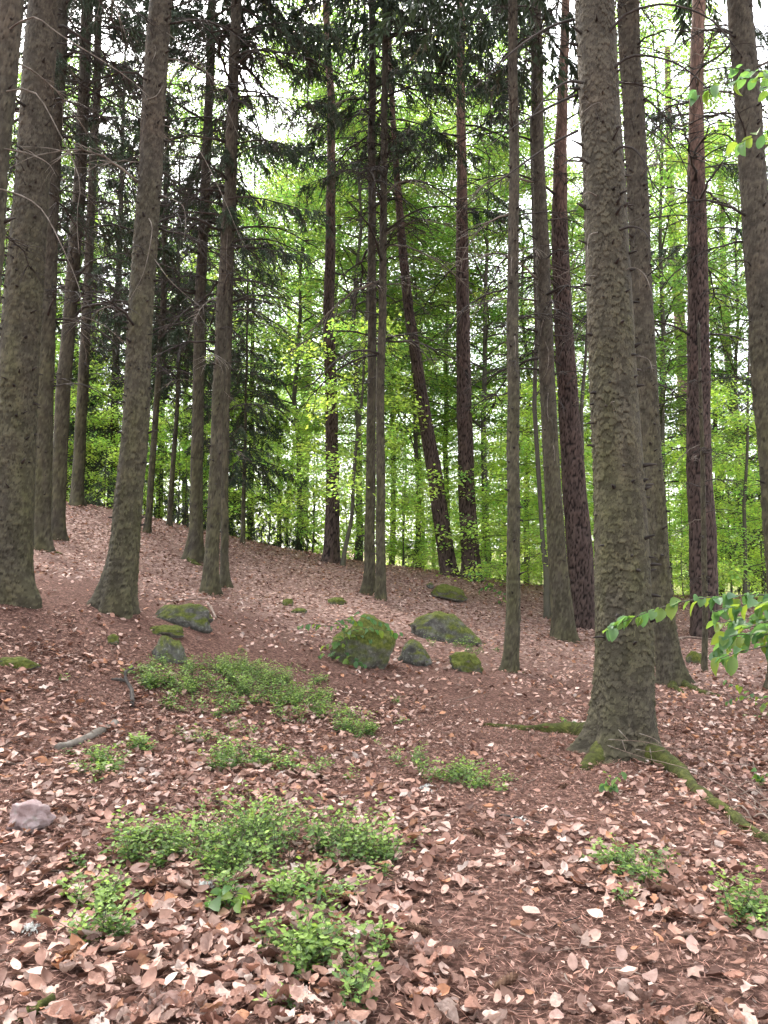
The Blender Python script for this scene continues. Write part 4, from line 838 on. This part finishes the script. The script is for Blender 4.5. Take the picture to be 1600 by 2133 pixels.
# ------------------------------------------------------------------ bilberry
def bilberry(label, u, v, rx, ry, n, seed, hgt=.17, leaf=.028, bright=1.5):
    g = rng(seed); c = foot(u, v); a = foot(u, v - ry); Y = c[1]; wx = rx * Y / F; wy = max(min(abs(a[1] - Y), wx * 1.2), .08)
    st, lf = MB(), []
    for k in range(int(n * (1.25 if n > 200 else 1.9)) + 2):
        r = g.random() ** .6 * 1.15 * (1.7 if g.random() < .16 else 1); th = g.uniform(0, 6.283); x = c[0] + r * wx * math.cos(th); y = Y + r * wy * math.sin(th); z = float(G(np.array([x]), np.array([y]))[0])
        if k > 2 and float(vnoise(np.array([x * 5.0]), np.array([y * 5.0]), 31)[0]) < .3 + .3 * (r > .8): continue
        for j in range(g.integers(2, 5)):
            h = hgt * g.uniform(.35, 1.7) * (1.1 - .4 * r); le = g.normal(0, .5, 2); s = np.linspace(0, 1, 5)
            p = np.array([x, y, z - .01]) + np.stack([le[0] * h * s ** 1.5, le[1] * h * s ** 1.5, h * s], -1) - c
            V, q, t = tube(p, .0022 * (1 - .6 * s), 3, False); st.add(V, q, None, (.9, .5, .9))
            m = g.integers(12, 20); f = g.uniform(.25, 1.05, m); az = g.uniform(0, 6.283, m)
            pp = np.stack([np.interp(f, s, p[:, i]) for i in range(3)], -1) + g.normal(0, .012, (m, 3))
            off = np.stack([np.cos(az), np.sin(az), g.uniform(-.1, .5, m)], -1)
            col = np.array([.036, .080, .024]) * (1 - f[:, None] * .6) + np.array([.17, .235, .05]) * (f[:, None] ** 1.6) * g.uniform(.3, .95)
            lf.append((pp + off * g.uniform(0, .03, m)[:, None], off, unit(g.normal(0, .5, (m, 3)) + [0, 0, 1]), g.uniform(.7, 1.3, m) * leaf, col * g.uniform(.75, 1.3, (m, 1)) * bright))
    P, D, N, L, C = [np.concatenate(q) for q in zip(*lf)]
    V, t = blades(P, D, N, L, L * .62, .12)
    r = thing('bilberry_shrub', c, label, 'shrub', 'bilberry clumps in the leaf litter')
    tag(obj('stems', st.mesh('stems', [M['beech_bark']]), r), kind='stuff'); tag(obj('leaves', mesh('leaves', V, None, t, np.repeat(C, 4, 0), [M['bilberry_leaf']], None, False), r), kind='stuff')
for a in [('wide dense bilberry carpet below the boulders', 500,1440,170,55,300,1,.14),
          ('small bilberry tuft beside the twisted dead root', 310,1425,36,22,12,2,.15),
          ('sparse bilberry fringe trailing from the wide carpet', 660,1490,90,35,20,3,.13),
          ('bilberry tuft at the lower end of the wide carpet', 725,1530,45,26,14,4,.14),
          ('bilberry clump in the litter below the wide carpet', 480,1550,75,26,18,5,.13),
          ('bilberry patch halfway between the wide carpet and the tall clump', 500,1595,65,26,18,6,.13),
          ('loose bilberry patch beside the halfway patch', 650,1600,60,28,14,7,.12),
          ('pale low bilberry sprigs near the fallen log', 215,1595,65,18,14,8,.09),
          ('small bilberry tuft beyond the fallen log end', 305,1560,26,14,6,9,.1),
          ('dark bilberry tuft beside the needle lane', 850,1600,50,26,14,10,.13),
          ('bright bilberry tuft with a white flake of lichen below it', 955,1632,55,30,16,11,.14),
          ('tallest bilberry clump, dense and dark, among big leaves', 500,1790,120,85,52,12,.22),
          ('thin bilberry shoots spreading from the tallest clump', 300,1780,95,30,16,13,.13),
          ('bilberry clump facing the tallest one across a leaf gap', 730,1790,65,60,20,14,.19),
          ('ragged bilberry sprigs at the lane edge', 835,1820,55,40,9,15,.15),
          ('small bilberry sprigs near a large curled leaf', 200,1880,40,24,8,16,.12),
          ('bilberry tuft growing round a large pale leaf', 225,1955,45,30,11,17,.14),
          ('bilberry shoots mixed with an oak seedling', 480,1900,70,34,14,18,.15),
          ('bilberry sprigs under the rowan seedling', 640,1880,60,30,9,19,.13),
          ('broad bilberry tuft over coppery leaves', 620,2010,70,40,16,20,.15),
          ('bilberry shoots close to curled brown leaves', 760,2030,55,50,13,21,.17),
          ('lone bilberry sprig at the lower margin of the litter', 745,2110,22,18,3,22,.13),
          ('bilberry patch in the leaves across the needle lane', 1340,1830,70,40,14,23,.12),
          ('bilberry clump at the far side of the needle lane', 1560,1925,60,45,16,24,.16),
          ('bilberry sprigs on the mound under the wedge boulder', 960,1350,60,10,16,25,.14)]:
    bilberry(*a)
# beech seedlings and the leafy twigs that reach into view
def leafy_part(P, ax, nr, L, parent, name='leaf', kind='beech', tone=1.0, seed=0):
    g = rng(seed)
    if not hasattr(leafy_part, 'shapes'):
        leafy_part.shapes = []
        for k in range(6):
            gg = rng(900 + k); s = np.linspace(0, 1, 8); wd = .68 * np.sin(np.pi * s ** .95) ** .65; wd[0] = wd[-1] = .01; V = []
            cu = gg.uniform(.1, .5); ri = gg.uniform(.06, .16)
            for i, t in enumerate(s):
                for c in (-1, 0, 1): V.append((t, c * wd[i] * .5 * (1 + .03 * (-1) ** i), ri * abs(c) * wd[i] * 2 - cu * t * t + gg.normal(0, .012)))
            q = [(i * 3 + c, i * 3 + c + 1, i * 3 + c + 4, i * 3 + c + 3) for i in range(7) for c in range(2)]
            cc = np.array([(.06, .135, .045), (.07, .15, .05), (.10, .17, .035), (.055, .125, .05), (.075, .15, .045), (.13, .19, .03)][k])
            leafy_part.shapes.append(mesh('leaf', np.array(V), q, None, np.tile(cc, (24, 1)), [M['beech_leaf']]))
    from mathutils import Matrix
    ax = unit(ax); sd = unit(np.cross(nr, ax)); n2 = np.cross(ax, sd)
    o = obj(name, leafy_part.shapes[g.integers(6)], parent)
    Mx = Matrix([[ax[0], sd[0], n2[0], P[0]], [ax[1], sd[1], n2[1], P[1]], [ax[2], sd[2], n2[2], P[2]], [0, 0, 0, 1]])
    o.matrix_local = Mx @ Matrix.Scale(L, 4); return o
def leafy_branch(root, base, uvs, Y, leaf, step, seed, r0=.006, dy=0.0, start=None):
    """twig traced in the picture at depth Y with alternate hanging leaves"""
    g = rng(seed); k = len(uvs); P = np.array([at(u, v, Y + dy * i / max(k - 1, 1)) for i, (u, v) in enumerate(uvs)]) - base
    if start is not None: P = np.vstack([[start(P[0][2])], P])
    L = np.linalg.norm(np.diff(P, axis=0), axis=1).sum(); n = max(6, int(L / step)); Q = spline(P, n); s = np.linspace(0, 1, n)
    V, q, t = tube(Q, r0 * (1 - .8 * s) + .0008, 5); tw = obj('twig', mesh('twig', V, q, t, np.tile([.9, .4, .4], (len(V), 1)), [M['beech_bark']]), root)
    for i in range(1, n):
        d = unit(Q[min(i + 1, n - 1)] - Q[i - 1]); side = unit(np.cross(d, [0, 0, 1])) * (1 if i % 2 else -1)
        ax = d * g.uniform(.3, .9) + side * g.uniform(.3, .8) + np.array([0, 0, -g.uniform(.25, .9)]); nr = np.array([0, 0, 1.0]) + g.normal(0, .35, 3) + side * .3
        for rr_ in range(1 + (g.random() < .3)):
            leafy_part(Q[i] + g.normal(0, .01, 3), ax + g.normal(0, .35, 3), nr + g.normal(0, .3, 3), leaf * g.uniform(.55, 1.2), tw, seed=seed * 100 + i + 50 * rr_)
gx = 2.75; gy = 4.0; gz = float(G(np.array([gx]), np.array([gy]))[0])
SAP = thing('beech_sapling', (gx, gy, gz), 'beech sapling reaching broad green leaves across the two thick spruces', 'sapling')
sax = spline([[0, 0, -.1], [.03, 0, 1.2], [-.03, .05, 2.6], [.05, 0, 4.4]], 16)
V, q, t = tube(sax, np.linspace(.03, .006, 16), 8)
obj('trunk', mesh('sapling_trunk', V, q, t, np.tile([.9, .5, .3], (len(V), 1)), [M['beech_bark']]), SAP)
sb = np.array([gx, gy, gz])
for k, (uvs, Y, st) in enumerate([([(1700,1238),(1560,1240),(1450,1248),(1370,1268),(1300,1295),(1266,1315)], 3.9, .034), ([(1750,1250),(1640,1250),(1540,1262),(1480,1275)], 3.7, .034), ([(1700,1300),(1600,1310),(1540,1340),(1490,1352)], 3.8, .032),
      ([(1680,1320),(1600,1345),(1540,1358),(1500,1372)], 3.6, .034), ([(1800,1270),(1650,1278),(1580,1285),(1500,1298)], 4.0, .034), ([(1800,1240),(1700,1262),(1600,1268)], 3.5, .034), ([(1700,1330),(1610,1322),(1540,1322),(1500,1332)], 3.7, .036), ([(1640,1290),(1570,1305),(1520,1318)], 3.9, .036),
      ([(1700,150),(1600,160),(1540,165),(1480,185),(1440,200)], 3.9, .042), ([(1700,145),(1600,150),(1520,140)], 4.1, .05), ([(1720,240),(1640,262),(1580,280),(1536,300)], 3.8, .042), ([(1720,170),(1640,178),(1590,182)], 3.7, .045)]):
    leafy_branch(SAP, sb, uvs, Y, .078, st * .8, 30 + k, start=lambda z: [np.interp(z, sax[:, 2], sax[:, 0]), np.interp(z, sax[:, 2], sax[:, 1]), z])
def seedling(label, u, v, twigs, leaf, seed, Y=None, step=.03, name='beech_seedling'):
    b = foot(u, v); Y = Y or b[1]; r = thing(name, b, label, 'seedling')
    for k, uvs in enumerate(twigs): leafy_branch(r, b, uvs, Y, leaf, step, seed + k, .004, -.1 * (k % 2))
seedling('beech seedling spilling bright leaves over the large mossy boulder', 720, 1388, [[(722,1385),(718,1330),(716,1300),(735,1284),(770,1288),(800,1300)], [(716,1300),(690,1305),(650,1300),(622,1306)], [(718,1320),(750,1310),(790,1312),(835,1318)], [(718,1340),(700,1335),(680,1345)],
   [(720,1375),(700,1362),(680,1362),(662,1366)], [(720,1378),(735,1375),(755,1384)], [(718,1330),(745,1322),(770,1330)], [(717,1310),(700,1295),(720,1290),(745,1296)]], .10, 60, None, .065)
seedling('single leafy seedling in the needles below the mossy roots', 1276, 1660, [[(1276,1660),(1274,1630),(1268,1612)], [(1275,1640),(1285,1618),(1296,1612)], [(1275,1645),(1262,1632)]], .06, 80, None, .04)
seedling('low beech twig with small leaves among the litter by the dark root', 1660, 1500, [[(1640,1480),(1580,1450),(1540,1428),(1512,1424)], [(1640,1500),(1590,1470),(1550,1450),(1515,1462)], [(1650,1520),(1600,1500),(1560,1492)], [(1640,1540),(1600,1525)]], .075, 84, None, .06)
seedling('leafy beech spray beside the slender spruce', 1040, 1262, [[(1045,1262),(1030,1225),(1005,1205),(985,1205)], [(1040,1240),(1046,1215),(1060,1190)], [(1035,1230),(1015,1222),(1000,1228)], [(1045,1262),(1052,1235),(1070,1215)]], .12, 90, None, .09)
seedling('tiny leaf pair growing on the mossy root', 1183, 1512, [[(1183,1512),(1178,1500),(1170,1497)], [(1183,1512),(1186,1503),(1194,1506)]], .05, 95, None, .035)
seedling('green seedling beside the twig heap', 1578, 1640, [[(1578,1640),(1580,1622),(1574,1608)], [(1578,1640),(1590,1618),(1602,1612)]], .06, 97, None, .035)
seedling('oak seedling with drooping yellowish leaves among the bilberry', 475, 1905, [[(475,1905),(470,1870),(462,1855)], [(475,1890),(490,1862),(505,1862)], [(475,1890),(455,1872),(445,1880)]], .08, 99, None, .05, 'oak_seedling')
seedling('rowan seedling with narrow leaflets at the edge of the bilberry', 648, 1890, [[(648,1890),(645,1860),(640,1845)], [(646,1870),(660,1858),(672,1856)]], .045, 103, None, .02, 'rowan_seedling')

# ------------------------------------------------------------------ logs, sticks, cones
def stick(name, label, uvs, r0, r1, material='stick_wood', group=None, lift=.5, cat='stick', off=None, seg=7):
    P = []
    for k, (u, v) in enumerate(uvs):
        p = foot(u, v); z = float(G(p[:1], p[1:2])[0]); P.append([p[0], p[1], z + r0 * lift + (off[k] if off else 0)])
    n = 5 * len(P); Q = spline(P, n); g = rng(int(uvs[0][0] * 3 + uvs[0][1])); rad = np.linspace(r0, r1, n) * (1 + .12 * g.normal(0, 1, n))
    V, q, t = tube(Q - Q[0], rad, seg); V = V + g.normal(0, r0 * .06, V.shape)
    o = obj(name, mesh(name, V, q, t, np.tile([.8, .5, .3], (len(V), 1)), [M[material]]), None, Q[0])
    return tag(o, label, cat, group)
stick('fallen_log', 'short grey fallen log half buried in the leaves', [(118,1562),(165,1548),(205,1530),(240,1512)], .026, .034, 'dead_wood', cat='log', seg=10)
stick('dead_root', 'twisted dark dead root arching beside the bilberry', [(276,1474),(273,1450),(262,1435),(262,1422),(278,1410)], .022, .012, 'twig_wood', cat='root', off=[0, .05, .08, .1, .08])
stick('dead_root', 'stubby dark root arm joining the twisted one', [(262,1436),(245,1430),(233,1424)], .018, .012, 'twig_wood', cat='root', off=[.07, .06, .03])
stick('fallen_stick', 'pale stick in the leaves next to the pink rock', [(2,1590),(60,1596),(100,1588)], .014, .008)
stick('fallen_stick', 'dark stick lying across the needle lane', [(1035,1700),(1080,1706),(1130,1718)], .009, .005, 'twig_wood')
stick('fallen_stick', 'brown stick pointing up the needle lane', [(830,1748),(870,1736),(910,1702)], .009, .005)
stick('fallen_stick', 'straight stick lying uphill of the flat grey boulder', [(345,1254),(390,1250),(432,1248)], .014, .008)
stick('fallen_stick', 'short stub leaning on the end of the flat grey boulder', [(433,1272),(442,1280),(450,1292)], .022, .016, 'stick_wood', off=[.1, .06, .02])
stick('fallen_stick', 'thin stick near the left root of the massive spruce'.replace('left ', 'long mossy '), [(1110,1500),(1130,1486),(1147,1482)], .007, .004)
stick('fallen_stick', 'thin curved stick across the needles beside the lane', [(950,1460),(985,1450),(1000,1432)], .006, .004)
stick('fallen_stick', 'reddish branch on the ground behind the thick spruce', [(1405,1338),(1430,1330),(1490,1336)], .035, .02)
stick('fallen_stick', 'small straight stick among bilberry and curled leaves', [(398,1830),(405,1808),(412,1792)], .008, .006)
stick('fallen_stick', 'greyish rod by the moss at the lower needle patch', [(100,1818),(140,1817),(175,1819)], .006, .005)
stick('fallen_stick', 'thick mossy stick end in the lower needle patch', [(40,2133),(75,2115),(110,2092)], .022, .016, 'moss')
stick('fallen_log', 'mossy fallen log across the clearing beyond the pines', [(850,1150),(885,1146),(925,1150)], .10, .08, 'dead_wood', cat='log', seg=10)
stick('fallen_log', 'dark fallen branch in brushwood behind the thick spruce', [(1390,1236),(1412,1222),(1440,1215)], .06, .03, 'twig_wood', cat='log', off=[0, .25, .4])
stick('fallen_log', 'pale fallen branch in brushwood behind the fissured pine', [(1085,1200),(1110,1208),(1140,1220)], .05, .04, 'dead_wood', cat='log', off=[.3, .1, 0])
g = rng(123); HG = 'dry twigs heaped beside the mossy root'
for k in range(16):
    u, v = g.uniform(1490, 1600), g.uniform(1590, 1720); a = g.normal(.7, .5); L = g.uniform(30, 90)
    stick('dry_twig', 'dry bent twig in the heap beside the long mossy root', [(u, v), (u + L * .5 * math.cos(a), v + L * .4 * math.sin(a) + g.uniform(-8, 8)), (u + L * math.cos(a), v + L * .8 * math.sin(a))], .006, .003, 'stick_wood', HG, 1, 'twig', [0, g.uniform(.02, .08), g.uniform(0, .05)], 5)
for k in range(70):
    v = 1280 + 830 * g.random() ** 1.3; u = g.uniform(0, 1600); a = g.uniform(0, 3.14); p = foot(u, v); L = g.uniform(.08, .3) * F / p[1]
    q2 = (u + L * math.cos(a), v + L * .35 * math.sin(a)); qm = ((u + q2[0]) / 2 + g.normal(0, 4), (v + q2[1]) / 2 + g.normal(0, 3))
    stick('fallen_twig', 'thin brown twig lying loose on the forest floor', [(u, v), qm, q2], .004, .002, 'stick_wood' if k % 3 else 'twig_wood', 'twigs scattered on the forest floor', 1.5, 'twig', None, 4)
# budding bare shoots before the roots of the massive spruce
b = foot(1600, 1730)
BS = thing('bare_shoot', b, 'bare beech shoot with pale pointed buds before the mossy roots', 'shoot')
for k, (uvs, dy) in enumerate([([(1600,1690),(1540,1640),(1480,1590),(1430,1565),(1380,1555),(1340,1545),(1280,1541)], .9), ([(1600,1700),(1520,1645),(1440,1605),(1390,1590),(1340,1578),(1278,1557)], .8), ([(1390,1562),(1365,1540),(1345,1532)], .9), ([(1395,1560),(1360,1566),(1336,1563)], .8), ([(1310,1543),(1298,1530)], .9), ([(1304,1566),(1300,1554)], .8), ([(1358,1583),(1356,1571)], .8)]):
    Y0 = 5.0; P = np.array([at(u, v, Y0 + .5 * (1600 - u) / 330) for u, v in uvs]) - b; Q = spline(P, 20 if len(uvs) > 3 else 6); m = len(Q)
    V, q, t = tube(Q, np.linspace(.004 if m > 10 else .002, .0016, m), 5); tw = obj('twig', mesh('twig', V, q, t, None, [M['stick_wood']]), BS)
    d = unit(Q[-1] - Q[-2]); V, q, t = tube(Q[-1] + d * np.array([0, .012, .026, .045])[:, None], np.array([.002, .0045, .004, .0006]), 6); obj('bud', mesh('bud', V, q, t, None, [M['dead_wood']]), tw)
def cone_mesh():
    mb = MB(); s = np.linspace(0, 1, 8); V, q, t = tube(np.stack([s * .1, 0 * s, 0 * s], -1), .012 * np.sin(np.pi * (s * .8 + .12)), 8); mb.add(V, q, t)
    for i in range(60):
        f = i / 60; a = i * 2.399; r = .012 * math.sin(math.pi * (f * .8 + .12)); d = np.array([0, math.cos(a), math.sin(a)])
        p = np.array([f * .1, 0, 0]) + d * r * .8; V, t = blades(p[None], (d * .7 + [.7, 0, 0])[None], d[None] - [[.7, 0, 0]], [.014], [.013], .1); mb.add(V, None, t)
    return mb.mesh('spruce_cone', [M['cone_brown']], False)
CM = cone_mesh()
for k, (u, v) in enumerate([(80,1772),(195,1955),(1500,1838),(1450,2110),(700,1905),(1260,1660),(560,1720),(1030,2070),(300,2060),(1180,1640),(150,1700),(900,1960),(1120,1760),(985,1735)]):
    p = foot(u, v); tag(obj('spruce_cone', CM, None, (p[0], p[1], float(G(p[:1], p[1:2])[0]) + .02), (g.uniform(0, 6), g.uniform(-.2, .2), g.uniform(0, 6)), g.uniform(.8, 1.2)), 'brown spruce cone lying on the litter', 'cone', 'spruce cones on the ground')
def lichen_mesh():
    g = rng(3); n = 60; V, t = blades(g.normal(0, .02, (n, 3)) * [1, 1, .3], unit(g.normal(0, 1, (n, 3)) + [0, 0, .6]), unit(g.normal(0, 1, (n, 3))), g.uniform(.012, .03, n), g.uniform(.008, .02, n), .2)
    return mesh('lichen', V, None, t, np.tile([.62, .64, .60], (len(V), 1)), [M['litter_leaf']], None, False)
LM = lichen_mesh()
for k, (u, v, s, lb) in enumerate([(892,1648,1.3,'white lichen flake below the bright bilberry tuft'),(1078,1718,1.0,'pale lichen tuft below the dark stick'),(220,1850,1.1,'pale lichen tuft by the loose bilberry shoots'),(425,1860,1.2,'white lichen flake under the oak seedling'),(60,1945,.9,'pale lichen tuft in the lower needle patch')]):
    p = foot(u, v); tag(obj('lichen_tuft', LM, None, (p[0], p[1], float(G(p[:1], p[1:2])[0]) + .015), (0, 0, k), s), lb, 'lichen')
